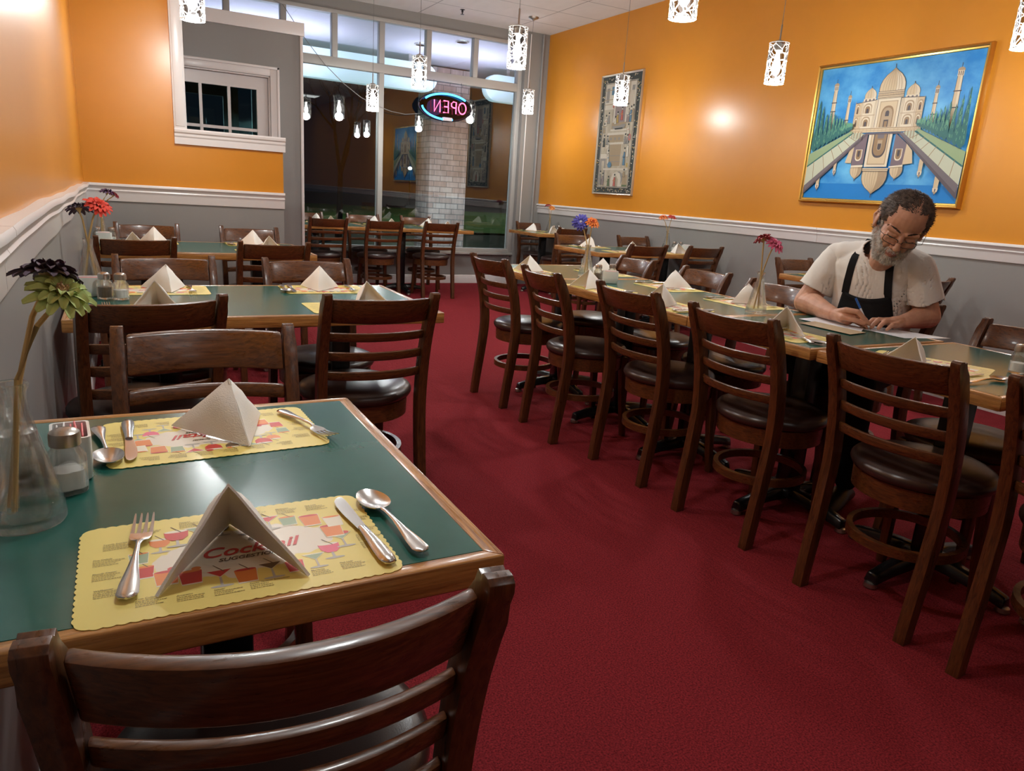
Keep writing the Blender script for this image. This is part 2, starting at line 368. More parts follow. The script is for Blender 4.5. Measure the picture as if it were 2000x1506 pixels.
# grey vestibule with its panelled glass door
def vestibule():
    y = 6.9; m = MB(); dx0, dx1, dz = .36, 1.22, 2.05
    m.box(XL, dx0, y, y+.1, 0, 2.42); m.box(dx1, 1.488, y, y+.1, 0, 2.42); m.box(dx0, dx1, y, y+.1, dz, 2.42)
    m.box(1.39, 1.488, y+.1, YW-.06, 0, 2.42)
    struct('wall_vestibule', m, gray)
    struct('wall_vestibule_top', MB().box(XL, 1.488, y+.02, YW-.06, 2.42, 2.46), ceilm)
    m = MB(); m.box(XL, 1.512, y-.02, y+.0, 2.405, 2.51); m.box(1.489, 1.512, y+.001, YW-.06, 2.405, 2.51); m.box(1.475, 1.50, y-.012, y+.012, 0, 2.404)
    struct('trim_8', m, white, bevel=.003)
    m = MB()
    for a in (dx0-.075, dx1): m.box(a, a+.075, y-.016, y, 0, dz+.075); m.box(a+(.055 if a > 1 else 0), a+(.075 if a > 1 else .02), y-.026, y-.016, 0, dz+.075)
    m.box(dx0, dx1, y-.016, y, dz, dz+.075); m.box(dx0-.075, dx1+.075, y-.026, y-.016, dz+.055, dz+.075)
    m.box(dx0, dx0+.012, y, y+.1, 0, dz); m.box(dx1-.012, dx1, y, y+.1, 0, dz); m.box(dx0, dx1, y, y+.1, dz-.012, dz)
    struct('trim_9', m, white, bevel=.003)
    e = empty('door_1', (0, 0, 0), 0, kind='structure'); xs = [.46, .665, .89, 1.115]; zs = [.25, .58, .92, 1.25, 1.60, 1.935]
    m = MB(); yy = y+.045
    m.box(dx0+.015, xs[0], yy, yy+.04, .01, dz-.015); m.box(xs[-1], dx1-.015, yy, yy+.04, .01, dz-.015)
    m.box(xs[0], xs[-1], yy, yy+.04, .01, zs[0]); m.box(xs[0], xs[-1], yy, yy+.04, zs[-1], dz-.015)
    for x in xs[1:-1]: m.box(x-.012, x+.012, yy+.004, yy+.036, zs[0], zs[-1])
    for z in zs[1:-1]: m.box(xs[0], xs[-1], yy+.006, yy+.034, z-.012, z+.012)
    m.build('door_leaf', white, e); MB().box(xs[0], xs[-1], yy+.018, yy+.022, zs[0], zs[-1]).build('glass', thinpane, e)
    m = MB(); m.lathe([(.012, 0), (.012, .03), (.026, .04), (.03, .055), (.02, .07), (0, .072)], 16)
    hnd = m.build('door_knob', nickel, e, smooth=True); hnd.rotation_euler = (pi/2, 0, 0); hnd.location = (.42, yy, .98)
vestibule()
# storefront window wall
def storefront():
    y0, y1 = YW-.05, YW+.05; sill, tb0, tb1, top = .42, 2.50, 2.60, 3.10
    m = MB(); m.box(1.39, 4.76, YW-.02, YW+.1, 0, sill-.02); m.box(XL, 4.76, YW-.03, YW+.1, top, H)
    m.box(4.76, XR, YW-.12, YW+.1, 0, H)
    struct('wall_front', m, gray)
    e = empty('window_1', (0, 0, 0), 0, kind='structure'); m = MB()
    m.box(1.39, 4.76, y0-.04, y1, sill-.03, sill); m.box(1.39, 4.76, y0, y1, sill, sill+.05)
    m.box(XL, 4.699, y0, y1, tb0, tb1); m.box(XL, 4.699, y0, y1, top-.04, top)
    m.box(4.70, 4.758, y0-.002, y1, sill+.001, top-.002); m.box(2.84, 2.90, y0-.002, y1-.002, sill+.051, tb0-.001); m.box(1.392, 1.45, y0-.002, y1-.002, sill+.051, tb0-.001)
    for x in (-.1, .55, 1.15, 1.74, 2.31, 2.87, 3.46, 4.09): m.box(x-.032, x+.032, y0+.002, y1-.002, tb1+.001, top-.041)
    m.build('window_frame', alu, e, bevel=.003)
    MB().box(1.45, 4.70, YW+.005, YW+.011, sill+.05, tb0).build('lower_pane', pane, e)
    MB().box(XL, 4.70, YW+.005, YW+.011, tb1, top-.04).build('transom_pane', pane, e)
    e = empty('door_2', (0, 0, 0), 0, kind='structure'); m = MB()
    m.box(.15, .21, y0, y1, 0, tb0-.001); m.box(1.18, 1.24, y0, y1, 0, tb0-.001); m.box(.211, 1.179, y0, y1, 2.121, 2.18); m.box(.21, .30, y0+.02, y1-.02, .02, 2.12); m.box(1.09, 1.18, y0+.02, y1-.02, .02, 2.12)
    m.box(.3, 1.09, y0+.02, y1-.02, .02, .2); m.box(.3, 1.09, y0+.02, y1-.02, 2.04, 2.12); m.box(.3, 1.09, y0-.02, y0+.01, 1.0, 1.03)
    m.build('door_frame', alu, e); MB().box(XL, 1.39, YW+.005, YW+.011, .02, tb0).build('glass', pane, e)
    m = MB().tube([(4.815, YW-.135, .2), (4.815, YW-.135, 3.2)], .007, 8); struct('trim_10', m, white, smooth=True)
    m = MB().tube([(5.0, YW-.14, 0), (5.0, YW-.14, 3.22)], .016, 10); struct('trim_11', m, gray, smooth=True)
storefront()
# ---------------------------------------------------------------- outside
asphalt = princ('wet_asphalt', (.03, .032, .036), .35); noise_mix(asphalt, (.02, .022, .025), (.045, .046, .05), 2)
concrete = princ('concrete_walk', (.22, .22, .22), .7); grassm = princ('lawn_grass', (.03, .075, .015), .9)
noise_mix(grassm, (.015, .04, .008), (.05, .12, .025), 3, coord(grassm, 'Object', (.1, 1.4, 1)))
soffm = princ('soffit_board', (.62, .60, .66), .6)
signback = princ('sign_cabinet', (.70, .84, .88), .4, emis=(.50, .80, .88), estr=.42)
struct('floor_sidewalk', MB().box(-8, 16, YW+.1, 13, -.12, -.02), concrete)
struct('floor_road', MB().box(-40, 90, 13, 95, -.2, -.10), asphalt)
o = MB().box(-40, 90, 21, 43, -.10, -.04).build('lawn', grassm); tag(o, 'strip of dim green lawn across the street outside the window', 'lawn', kind='stuff')
struct('ceiling_soffit', MB().loft([[(x, YW+.1, 3.14), (x, 11.7, 2.96), (x, 11.7, 3.06), (x, YW+.1, 3.24)] for x in (-6, 12)]), soffm)
struct('wall_fascia', MB().box(-6, 12, 11.6, 11.72, 2.86, 3.12), soffm)
def brick_column():
    m = princ('pale_brick', (.3, .2, .16), .85)
    b = nn(m, 'ShaderNodeTexBrick'); b.inputs['Color1'].default_value = (.44, .30, .25, 1); b.inputs['Color2'].default_value = (.58, .47, .42, 1)
    b.inputs['Mortar'].default_value = (.20, .18, .17, 1); b.inputs['Scale'].default_value = 1; b.inputs['Brick Width'].default_value = .21; b.inputs['Row Height'].default_value = .083
    b.inputs['Mortar Size'].default_value = .006
    g = nn(m, 'ShaderNodeTexCoord'); sp = nn(m, 'ShaderNodeSeparateXYZ'); lk(m, g.outputs['Object'], sp.inputs[0])
    a = nn(m, 'ShaderNodeMath', operation='ADD'); lk(m, sp.outputs[0], a.inputs[0]); lk(m, sp.outputs[1], a.inputs[1])
    c = nn(m, 'ShaderNodeCombineXYZ'); lk(m, a.outputs[0], c.inputs[0]); lk(m, sp.outputs[2], c.inputs[1]); lk(m, c.outputs[0], b.inputs['Vector'])
    n = nn(m, 'ShaderNodeTexNoise'); n.inputs['Scale'].default_value = 9; mx = nn(m, 'ShaderNodeMix', data_type='RGBA', blend_type='OVERLAY'); mx.inputs[0].default_value = .5
    lk(m, b.outputs[0], mx.inputs[6]); lk(m, n.outputs[0], mx.inputs[7]); lk(m, mx.outputs[2], BS(m).inputs['Base Color']); bump(m, b.outputs['Fac'], -.6, .01)
    o = MB().box(4.30, 4.93, 10.95, 11.54, -.02, 2.985).build('brick_column', m, bevel=.01)
    tag(o, 'pale brick column standing outside behind the neon sign', 'column')
brick_column()
def sign_panel(x0, x1, rl, rr, lab, z0=2.55, z1=2.93, y=10.5):
    e = empty('hanging_sign', (0, 0, 0), 0, lab, 'sign'); pts = []
    r = (z1-z0)/2
    def arc(cx, a0, a1): return [(cx+r*cos(a0+(a1-a0)*i/10), (z0+z1)/2+r*sin(a0+(a1-a0)*i/10)) for i in range(11)]
    pts += arc(x1-r, -pi/2, pi/2) if rr else [(x1, z0), (x1, z1)]
    pts += arc(x0+r, pi/2, 1.5*pi) if rl else [(x0, z1), (x0, z0)]
    MB().loft([[(p[0], yy, p[1]) for p in pts] for yy in (y, y+.15)]).build('sign_cabinet', signback, e, bevel=.008)
    m = MB()
    for x in (x0+.4, (x0+x1)/2, x1-.4): m.box(x-.02, x+.02, y+.06, y+.09, z1, 3.05)
    m.build('hanger', alu, e)
sign_panel(.2, 4.2, False, True, 'long pale sign box hanging outside, left of the brick column')
sign_panel(4.98, 9.0, True, False, 'pale sign box with round end hanging outside, right of the brick column')
o = MB().box(.2, 3.58, 11.38, 11.42, 2.955, 2.975).build('light_strip', ledm); tag(o, 'thin teal glowing strip above the long outdoor sign', 'light')
for x, y, lab in ((3.74, 10.0, 'bright round downlight under the outdoor soffit, nearer the left'), (4.15, 9.55, 'small bluish downlight under the soffit, nearer the glass')):
    e = empty('soffit_lamp', (x, y, 3.14-(y-9.1)*.0692), 0, lab, 'light', 'downlights under the soffit')
    MB().lathe([(.09, -.012), (.09, 0), (.07, 0), (.07, -.012)], 20).build('ring', white, e); MB().lathe([(.068, -.006), (.068, -.002)], 20).build('lens', lampm, e)
def bare_tree():
    rnd = random.Random(5); e = empty('bare_tree', (4.6, 17.5, -.1), 0, 'bare dark tree standing across the walk outside', 'tree'); m = MB(); bark = princ('dark_bark', (.05, .045, .04), .9)
    tm = MB()
    def grow(p, d, L, r, k, mb):
        q = p+d*L; mb.tube([p, p.lerp(q, .5)+V((rnd.uniform(-.05, .05), 0, 0)), q], lambda t: r*(1-.35*t), 6)
        if k == 0: return
        for _ in range(3 if k > 1 else 2):
            nd = (d+V((rnd.uniform(-.8, .8), rnd.uniform(-.5, .5), rnd.uniform(-.2, .5)))).normalized(); grow(q, nd, L*rnd.uniform(.6, .82), r*.55, k-1, m)
    grow(V((0, 0, 0)), V((.03, 0, 1)), 1.5, .09, 5, tm); tm.build('trunk', bark, e, smooth=True); m.build('branches', bark, e, smooth=True)
bare_tree()
for k in range(3):
    e = empty('street_lamp', (20+k*2.0, 55+k*1.6, -.1), 0, ['leftmost', 'middle', 'rightmost'][k]+' of three tiny far street lamps glowing across the road', 'street lamp', 'distant street lamps seen through the window')
    MB().tube([(0, 0, 0), (0, 0, 2.6)], .05, 6).build('pole', darkp, e); MB().ell((0, 0, 2.7), (.16, .16, .12), 10, 6).build('lamp', farlamp, e)
# ---------------------------------------------------------------- neon sign
def neon_sign():
    e = empty('neon_open_sign', (3.68, 8.86, 2.20), 0, 'oval blue and red neon OPEN sign hanging in the window, seen from behind', 'neon sign')
    m = MB(); N = 48
    m.loft([[(.36*cos(2*pi*i/N), y, .165*sin(2*pi*i/N)) for i in range(N)] for y in (.055, .062)]); m.build('backing_panel', window_glass('smoked_acrylic', 1.5, (.16, .13, .15)), e)
    MB().tube([(.355*cos(2*pi*i/N), .05, .16*sin(2*pi*i/N)) for i in range(N)], .011, 8, closed=True).build('rim', darkp, e, smooth=True)
    def arc(a0, a1): return [(.325*cos(a0+(a1-a0)*i/24), .0, .150*sin(a0+(a1-a0)*i/24)) for i in range(25)]
    MB().tube(arc(RA(40), RA(150)), .0115, 8).build('blue_tube', neon_blue, e, smooth=True)
    MB().tube(arc(RA(185), RA(285)), .0115, 8).build('blue_tube', neon_blue, e, smooth=True)
    # letters read OPEN from the street, so mirrored from in here
    def L(pts): return [(-p[0], -.004, p[1]) for p in pts]
    let = [('letter_o', [[(-.21+.05*cos(2*pi*i/20), .065*sin(2*pi*i/20)) for i in range(21)]]),
           ('letter_p', [[(-.125, -.07), (-.125, .065), (-.085, .068), (-.060, .045), (-.062, .015), (-.085, 0), (-.118, -.002)]]),
           ('letter_e', [[(.045, .068), (-.018, .068), (-.022, -.068), (.045, -.068)], [(-.01, 0), (.035, 0)]]),
           ('letter_n', [[(.09, -.07), (.09, .068), (.165, -.066), (.168, .068)]])]
    for nm, st in let:
        m = MB()
        for s_ in st: m.tube(L(s_), .0075, 8)
        m.build(nm, neon_red, e, smooth=True)
    m = MB().box(-.05, .07, -.03, .02, -.165, -.125); m.build('transformer', whitep, e, bevel=.004)
    m = MB()
    for x in (-.17, .2): m.tube([(x, .03, .13), (x, .03, .30)], .0025, 6)
    m.build('hanging_wire', darkp, e)
neon_sign()
pts = [(1.50, 8.88, 3.10), (1.72, 8.88, 3.04), (1.95, 8.88, 2.74), (2.17, 8.88, 2.5), (2.39, 8.88, 2.32), (2.6, 8.88, 2.19), (2.79, 8.88, 2.12), (2.97, 8.88, 2.075), (3.15, 8.88, 2.06), (3.34, 8.88, 2.09)]
tag(MB().tube(pts, .004, 6).build('power_cord', cordm, smooth=True), 'thin dark cord drooping across the window to the neon sign', 'cord')
light('neon_glow', 'POINT', (3.6, 8.78, 2.2), 1.0, (.55, .3, 1), .12)
def sprinkler():
    e = empty('sprinkler_head', (3.66, 8.45, H), 0, 'small dark fire sprinkler head on the white ceiling near the window', 'sprinkler')
    MB().lathe([(.028, 0), (.028, -.004), (.012, -.006), (.012, -.03), (.006, -.032), (.006, -.05)], 16).build('body', darkp, e, smooth=True)
    MB().lathe([(.022, -.05), (.022, -.053)], 12).build('deflector', darkp, e)
sprinkler()
# ---------------------------------------------------------------- pendants
def make_pendant():
    e = empty('pendant_lamp'); D = .068; Hs = .27     # origin at the bottom of the shade
    m = MB(); n = 40; m.loft([[(D*cos(2*pi*j/n), D*sin(2*pi*j/n), z) for j in range(n)] for z in (0, Hs)], cap=False); m.build('shade', shadem, e, smooth=True, angle=80, fixn=False)
    m = MB(); [m.tube([(D*cos(2*pi*j/n), D*sin(2*pi*j/n), z) for j in range(n)], .0022, 6, closed=True) for z in (.002, Hs-.002)]; m.build('shade_rim', ceramic, e.children[0], smooth=True)
    m = MB(); m.lathe([(.008, Hs+.02), (.03, Hs+.012), (.034, Hs-.01), (.030, Hs-.05), (.018, Hs-.055), (0, Hs-.055)], 20)
    for a in range(3): m.sweep([(.03*cos(a*2.094), .03*sin(a*2.094), Hs-.005), (D*cos(a*2.094), D*sin(a*2.094), Hs-.003)], .008, .003)
    m.build('socket', nickel, e, smooth=True)
    MB().tube([(0, 0, Hs+.01), (0, 0, Hs+.12)], .006, 8).build('stem', nickel, e, smooth=True)
    MB().lathe([(0, .055), (.014, .06), (.026, .08), (.031, .105), (.028, .13), (.018, .16), (.014, .19), (.013, .215)], 20).build('bulb', bulbm, e, smooth=True)
    return e
PB = None
pend = [(.455, 5.0, 2.07, 'webbed pendant lamp hanging in front of the partition opening, at the top left'),
        (2.56, 8.3, 2.00, 'farthest webbed pendant of the middle row, hanging over the window table'),
        (2.50, 6.7, 2.09, 'webbed pendant hanging left of the neon sign, second farthest in the middle row'),
        (2.58, 4.95, 2.08, 'large webbed pendant hanging before the corner post of the window'),
        (2.50, 3.07, 2.09, 'webbed pendant cut by the top of the picture, over the long table'),
        (4.45, 8.17, 2.16, 'small webbed pendant hanging in the far corner by the right wall'),
        (4.42, 6.22, 2.12, 'webbed pendant hanging in front of the framed tapestry'),
        (4.20, 4.06, 2.09, 'webbed pendant hanging between the tapestry and the palace painting'),
        (4.46, 2.53, 2.16, 'webbed pendant at the right edge of the picture, past the palace painting'),
        (.5, 3.2, 2.09, 'webbed pendant over the second left table, above the picture'), (.5, 1.5, 2.09, 'webbed pendant over the nearest left table, above the picture'),
        ]
lamps = [place('pendant', make_pendant, (x, y, z), random.uniform(0, 6), lab, 'pendant lamp', 'webbed glass pendant lamps') for x, y, z, lab in pend]
for o, (x, y, z, lab) in zip(lamps, pend):
    # cord and canopy differ with the drop, so each lamp has its own
    MB().tube([(0, 0, .38), (0, 0, H-z)], .0022, 6).build('cord', cordm, o)
    MB().lathe([(.004, H-z-.045), (.02, H-z-.03), (.058, H-z-.018), (.062, H-z)], 24).build('canopy', nickel, o, smooth=True)
    light('bulb_light', 'POINT', (0, 0, .02), PEND_W, WARM, .05, parent=o)
# ================================================================ CHAIRS
def make_chair():
    e = empty('dining_chair')
    # rear posts: foot, knee at seat, raked back
    side = [(-.250, 0), (-.236, .12), (-.214, .28), (-.200, .42), (-.203, .52), (-.222, .64), (-.258, .76), (-.300, .853)]
    for sx in (-1, 1):
        m = MB(); rings = []
        N = 28
        for i in range(N+1):
            t = i/N*(len(side)-1); k = min(int(t), len(side)-2); f = t-k
            P = [side[max(0, min(len(side)-1, k+d))] for d in (-1, 0, 1, 2)]
            cr = lambda a: .5*((2*P[1][a])+(-P[0][a]+P[2][a])*f+(2*P[0][a]-5*P[1][a]+4*P[2][a]-P[3][a])*f*f+(-P[0][a]+3*P[1][a]-3*P[2][a]+P[3][a])*f**3)
            y, z = cr(0), cr(1); u = i/N
            d = .050-.010*abs(u-.5)*2 + (-.008 if u > .93 else 0); wx = .034-.004*u
            if u > .96: wx -= .004
            x = sx*(.180+.008*u)
            # section tilts with the rake
            ang = math.atan2((cr(1) and 1)*(P[2][0]-P[1][0]), max(.01, P[2][1]-P[1][1])); tz = -sin(ang)*d/2 if u > .02 else 0
            rings.append([(x-wx/2, y-d/2, z-tz), (x+wx/2, y-d/2, z-tz), (x+wx/2, y+d/2, z+tz), (x-wx/2, y+d/2, z+tz)])
        # rounded ear on top
        y, z = side[-1]
        for a, b in ((.004, .72), (.009, .35)):
            w_ = .026; dd = .034*b
            rings.append([(x-w_/2, y-.004-dd/2, z+a), (x+w_/2, y-.004-dd/2, z+a), (x+w_/2, y-.004+dd/2, z+a), (x-w_/2, y-.004+dd/2, z+a)])
        m.loft(rings); m.build('rear_leg', walnut_post, e, bevel=.006)
    def yz(z):
        for (ya, za), (yb, zb) in zip(side, side[1:]):
            if za <= z <= zb: return ya+(yb-ya)*(z-za)/(zb-za)
        return side[-1][0]
    def rail(z0, z1, th, bow, name, bev, off=0):
        m = MB(); rings = []
        for i in range(17):
            u = i/16*2-1; x = u*.170; b = -bow*(1-u*u); y0 = yz(z0)+b+off; y1 = yz(z1)+b+off
            rings.append([(x, y0-th/2, z0), (x, y0+th/2, z0), (x, y1+th/2, z1), (x, y1-th/2, z1)])
        m.loft(rings); return m.build(name, walnut, e, bevel=bev)
    rail(.757, .843, .024, .048, 'crest_rail', .006)
    for z in (.690, .619, .547): rail(z, z+.032, .017, .042, 'slat', .005)
    # round padded seat on a bent-wood frame
    m = MB(); N = 40
    prof = [(.150, .430), (.190, .430), (.203, .436), (.209, .448), (.208, .460), (.200, .471), (.180, .480), (.14, .487), (.08, .491), (.02, .492)]
    def seat_r(j): a = 2*pi*j/N; return 1+.03*abs(cos(2*a))
    m.loft([[(r*seat_r(j)*cos(2*pi*j/N), r*seat_r(j)*sin(2*pi*j/N)+.005, z) for j in range(N)] for r, z in prof]); m.build('seat', vinyl, e, smooth=True)
    m = MB(); m.loft([[(r*cos(2*pi*j/N), r*sin(2*pi*j/N)+.005, z) for j in range(N)] for r, z in ((.178, .365), (.196, .365), (.198, .430), (.178, .430))], cap=False, closed=True)
    m.build('seat_frame', walnut, e, smooth=True)
    for sx in (-1, 1):
        m = MB(); m.loft([[(sx*x-w_/2, y-w_/2, z), (sx*x+w_/2, y-w_/2, z), (sx*x+w_/2, y+w_/2, z), (sx*x-w_/2, y+w_/2, z)] for x, y, z, w_ in ((.160, .178, 0, .028), (.150, .160, .2, .032), (.142, .148, .40, .038), (.141, .147, .43, .038))])
        m.build('front_leg', walnut_post, e, bevel=.005)
    m = MB(); ring = []
    for j in range(N):
        a = 2*pi*j/N; rx, ry = .168, .180
        ring.append((rx*cos(a), ry*sin(a)-.012))
    m.loft([[(x*s_, y*s_, z) for x, y in ring] for s_, z in ((.93, .205), (1.03, .205), (1.03, .235), (.93, .235))], cap=False, closed=True)
    m.build('foot_ring', walnut, e, smooth=True)
    return e
G1, G2, G3, G4, G5 = 'ladder-back chairs round the three left tables', 'ladder-back chairs along the aisle side of the long tables', 'ladder-back chairs along the wall side of the long tables', 'ladder-back chairs at the window table', 'ladder-back chairs at the right-wall tables'
N_, S_, E_, W_ = 0, pi, -pi/2, pi/2     # facing +y, -y, +x, -x
def chair(mx, my, rot, lab, g, tw=0):
    """mx, my = middle of the top of the back"""
    f = V((-sin(rot+RA(tw)), cos(rot+RA(tw)), 0)); p = V((mx, my, 0))+f*.30
    return place('chair', make_chair, p, rot+RA(tw), lab, 'chair', g)
chair(.108, .562, N_, 'very near ladder-back chair with its curved back filling the bottom of the picture', G1, -6)
chair(.165, 1.83, S_, 'warm brown chair facing the viewer across the nearest green table', G1, -3)
chair(.075, 2.30, N_, 'dark ladder-back chair by the left wall at the near side of the second table', G1, 10)
chair(.765, 2.33, N_, 'dark chair at the near right seat of the second left table, beside the aisle', G1, 1)
chair(.16, 3.46, S_, 'light brown chair facing the viewer behind the salt and pepper of the second table', G1)
chair(.755, 3.43, S_, 'glossy chair facing the viewer at the far right seat of the second left table', G1, 2)
chair(.07, 4.43, N_, 'dark chair back beside the red flower, near side of the third left table', G1, 4)
chair(.775, 4.33, N_, 'dark chair back at the near right seat of the third left table', G1, 2)
chair(.16, 5.60, S_, 'chair against the partition behind the left napkin of the third table', G1)
chair(.82, 5.58, S_, 'chair against the partition under the opening, right seat of the third table', G1, 1)
chair(1.845, 3.74, E_, 'aisle-side chair farthest from the viewer at the long tables, end of the row', G2, 3)
chair(1.83, 3.12, E_, 'second aisle-side chair from the far end of the long tables', G2, -4)
chair(1.90, 2.50, E_, 'aisle-side chair in front of the wood corner where two long tables meet, worn reddish finish', G2, 2)
chair(1.905, 1.885, E_, 'aisle-side chair in front of the flower vase with pink and red blooms', G2, 3)
chair(1.91, 1.26, E_, 'aisle-side chair with its back rail right before the lone spoon and small napkin', G2, 3)
chair(1.93, .74, E_, 'aisle-side chair cut by the right edge of the picture', G2, 3)
chair(2.99, 3.84, W_, 'wall-side chair at the far end of the long tables, behind the sugar caddy', G3, -6)
chair(3.00, 3.20, W_, 'wall-side chair behind the tall napkin in the middle of the long table', G3, -2)
chair(2.96, 2.62, W_, 'wall-side chair right behind the vase of pink and red flowers', G3, -2)
chair(3.20, 2.08, W_, 'chair the man in the apron sits on', G3, -12)
chair(2.97, 1.40, W_, 'light brown wall-side chair across the table from the lone spoon, right of the man', G3)
chair(1.90, 7.60, N_, 'left chair of three with backs to the viewer at the window table', G4)
chair(2.50, 7.58, N_, 'middle chair of three with backs to the viewer at the window table', G4)
chair(3.15, 7.58, N_, 'right chair of three with backs to the viewer at the window table', G4)
chair(1.93, 8.84, S_, 'chair against the window glass half hidden by the grey vestibule corner', G4)
chair(2.62, 8.84, S_, 'chair against the window glass in front of the thick mullion', G4)
chair(3.30, 8.84, S_, 'chair against the window glass in front of the brick column', G4)
chair(4.93, 8.80, S_, 'chair in the far corner by the window and right wall', G5)
chair(4.86, 7.57, N_, 'dark chair at the near side of the small corner table', G5)
chair(4.05, 6.32, S_, 'light brown chair facing the viewer at the far left seat of the middle wall table', G5)
chair(4.86, 6.38, S_, 'chair facing the viewer behind the middle wall table, left of its two-flower vase', G5)
chair(4.08, 5.10, N_, 'dark chair, back to the viewer, near left seat of the middle wall table', G5)
chair(4.74, 5.10, N_, 'dark chair, back to the viewer, near right seat of the middle wall table', G5)
chair(4.78, 4.13, S_, 'chair facing the viewer at the small wall table left of the man', G5)
chair(4.66, 2.86, N_, 'dark chair behind the shoulder of the seated man', G5, 4)

# ================================================================ TABLES
TZ = .76
def table(x0, x1, y0, y1, lab, g, feet, side='x'):
    """wood-edged laminate top on cast iron pedestals; feet = list of pedestal centres"""
    cx, cy = (x0+x1)/2, (y0+y1)/2; e = empty('dining_table', (cx, cy, 0), 0, lab, 'table', g)
    a, b = (x1-x0)/2, (y1-y0)/2; t = .040; w_ = .022
    MB().box(-a+w_, a-w_, -b+w_, b-w_, TZ-t+.006, TZ-.0006).build('laminate_panel', green, e)
    for s_ in (-1, 1):
        m = MB(); yy = sorted((s_*b, s_*(b-w_)))
        z0, z1 = TZ-t, TZ
        vs = [(-a, s_*b, z0), (a, s_*b, z0), (a-w_, s_*(b-w_), z0), (-a+w_, s_*(b-w_), z0), (-a, s_*b, z1), (a, s_*b, z1), (a-w_, s_*(b-w_), z1), (-a+w_, s_*(b-w_), z1)]
        F = [(0, 1, 2, 3), (4, 5, 6, 7), (0, 1, 5, 4), (1, 2, 6, 5), (2, 3, 7, 6), (3, 0, 4, 7)]
        m.put(vs, F); m.build('wood_edge', oak, e, bevel=.003)
        m = MB(); vs = [(s_*a, -b, z0), (s_*a, b, z0), (s_*(a-w_), b-w_, z0), (s_*(a-w_), -b+w_, z0), (s_*a, -b, z1), (s_*a, b, z1), (s_*(a-w_), b-w_, z1), (s_*(a-w_), -b+w_, z1)]
        m.put(vs, F); m.build('wood_edge', oak_y, e, bevel=.003)
    for fx, fy in feet:
        fx -= cx; fy -= cy
        m = MB(); m.box(fx-.038, fx+.038, fy-.038, fy+.038, .07, TZ-.06); m.box(fx-.055, fx+.055, fy-.055, fy+.055, .055, .085); m.build('column', blackm, e, bevel=.006)
        m = MB()
        rx, ry = min(.29, a-.02), min(.29, b-.02)
        for dx, dy, r in ((1, 0, rx), (-1, 0, rx), (0, 1, ry), (0, -1, ry)):
            rings = []
            for u in (0, .3, .6, .85, 1):
                ww = .036-.010*u; z = .074-.034*u*u; hh = .030-.006*u; c = V((fx+dx*(.03+(r-.03)*u), fy+dy*(.03+(r-.03)*u), z)); n_ = V((-dy, dx, 0))
                rings.append([c-n_*ww+V((0, 0, -hh)), c+n_*ww+V((0, 0, -hh)), c+n_*ww*.6+V((0, 0, hh*.6)), c-n_*ww*.6+V((0, 0, hh*.6))])
            m.loft(rings)
        bs = m.build('base', blackm, e, bevel=.007)
        for dx, dy, r in ((1, 0, rx), (-1, 0, rx), (0, 1, ry), (0, -1, ry)):
            MB().lathe([(.014, 0), (.022, .004), (.020, .018), (.012, .022)], 14, c=(fx+dx*(r-.008), fy+dy*(r-.008), 0)).build('glide', footm, bs, smooth=True)
        m = MB(); m.box(fx-rx*.8, fx+rx*.8, fy-.03, fy+.03, TZ-.062, TZ-.042); m.box(fx-.03, fx+.03, fy-ry*.8, fy+ry*.8, TZ-.062, TZ-.042); m.build('top_plate', blackm, e)
    return e
GT = 'green laminate tables with oak edges'
table(-.190, .412, .738, 1.492, 'nearest green table with oak edge, in the lower left foreground', GT, [(.11, 1.115)])
table(-.175, 1.062, 2.50, 3.262, 'second green table along the left wall, seating four', GT, [(.13, 2.88), (.76, 2.88)])
table(-.175, 1.085, 4.63, 5.392, 'third green table along the left wall, before the partition', GT, [(.13, 5.01), (.78, 5.01)])
table(1.36+.26, 2.36+.05, 7.84, 8.60, 'window table on the left, half hidden by the vestibule corner', GT, [(1.90, 8.22)])
table(2.415, 3.66, 7.84, 8.60, 'window table on the right, its free corner before the brick column', GT, [(2.91, 8.22)])
table(2.07, 2.832, .405, 1.008, 'green table mostly cut by the right edge of the picture', GT, [(2.45, .71)])
table(2.085, 2.86, 1.030, 1.640, 'green table with a small napkin and lone spoon, right of the man', GT, [(2.45, 1.335)])
table(2.07, 2.832, 1.655, 2.285, 'green table the man leans and writes on', GT, [(2.44, 1.95)])
table(2.07, 2.832, 2.290, 3.510, 'long green table next to the one the man writes on', GT, [(2.45, 2.60), (2.45, 3.20)])
table(2.07, 2.832, 3.516, 4.270, 'green table at the far end of the long right-hand row', GT, [(2.45, 3.86)])
table(4.50, 5.06, 7.80, 8.56, 'small green table in the far right corner', GT, [(4.80, 8.18)])
table(3.71, 5.06, 5.33, 6.09, 'green table at the right wall, middle one, with a vase of two orange-red flowers', GT, [(4.05, 5.71), (4.76, 5.71)])
table(4.38, 5.06, 3.14, 3.90, 'small green table at the right wall, mostly hidden behind the man', GT, [(4.72, 3.52)])
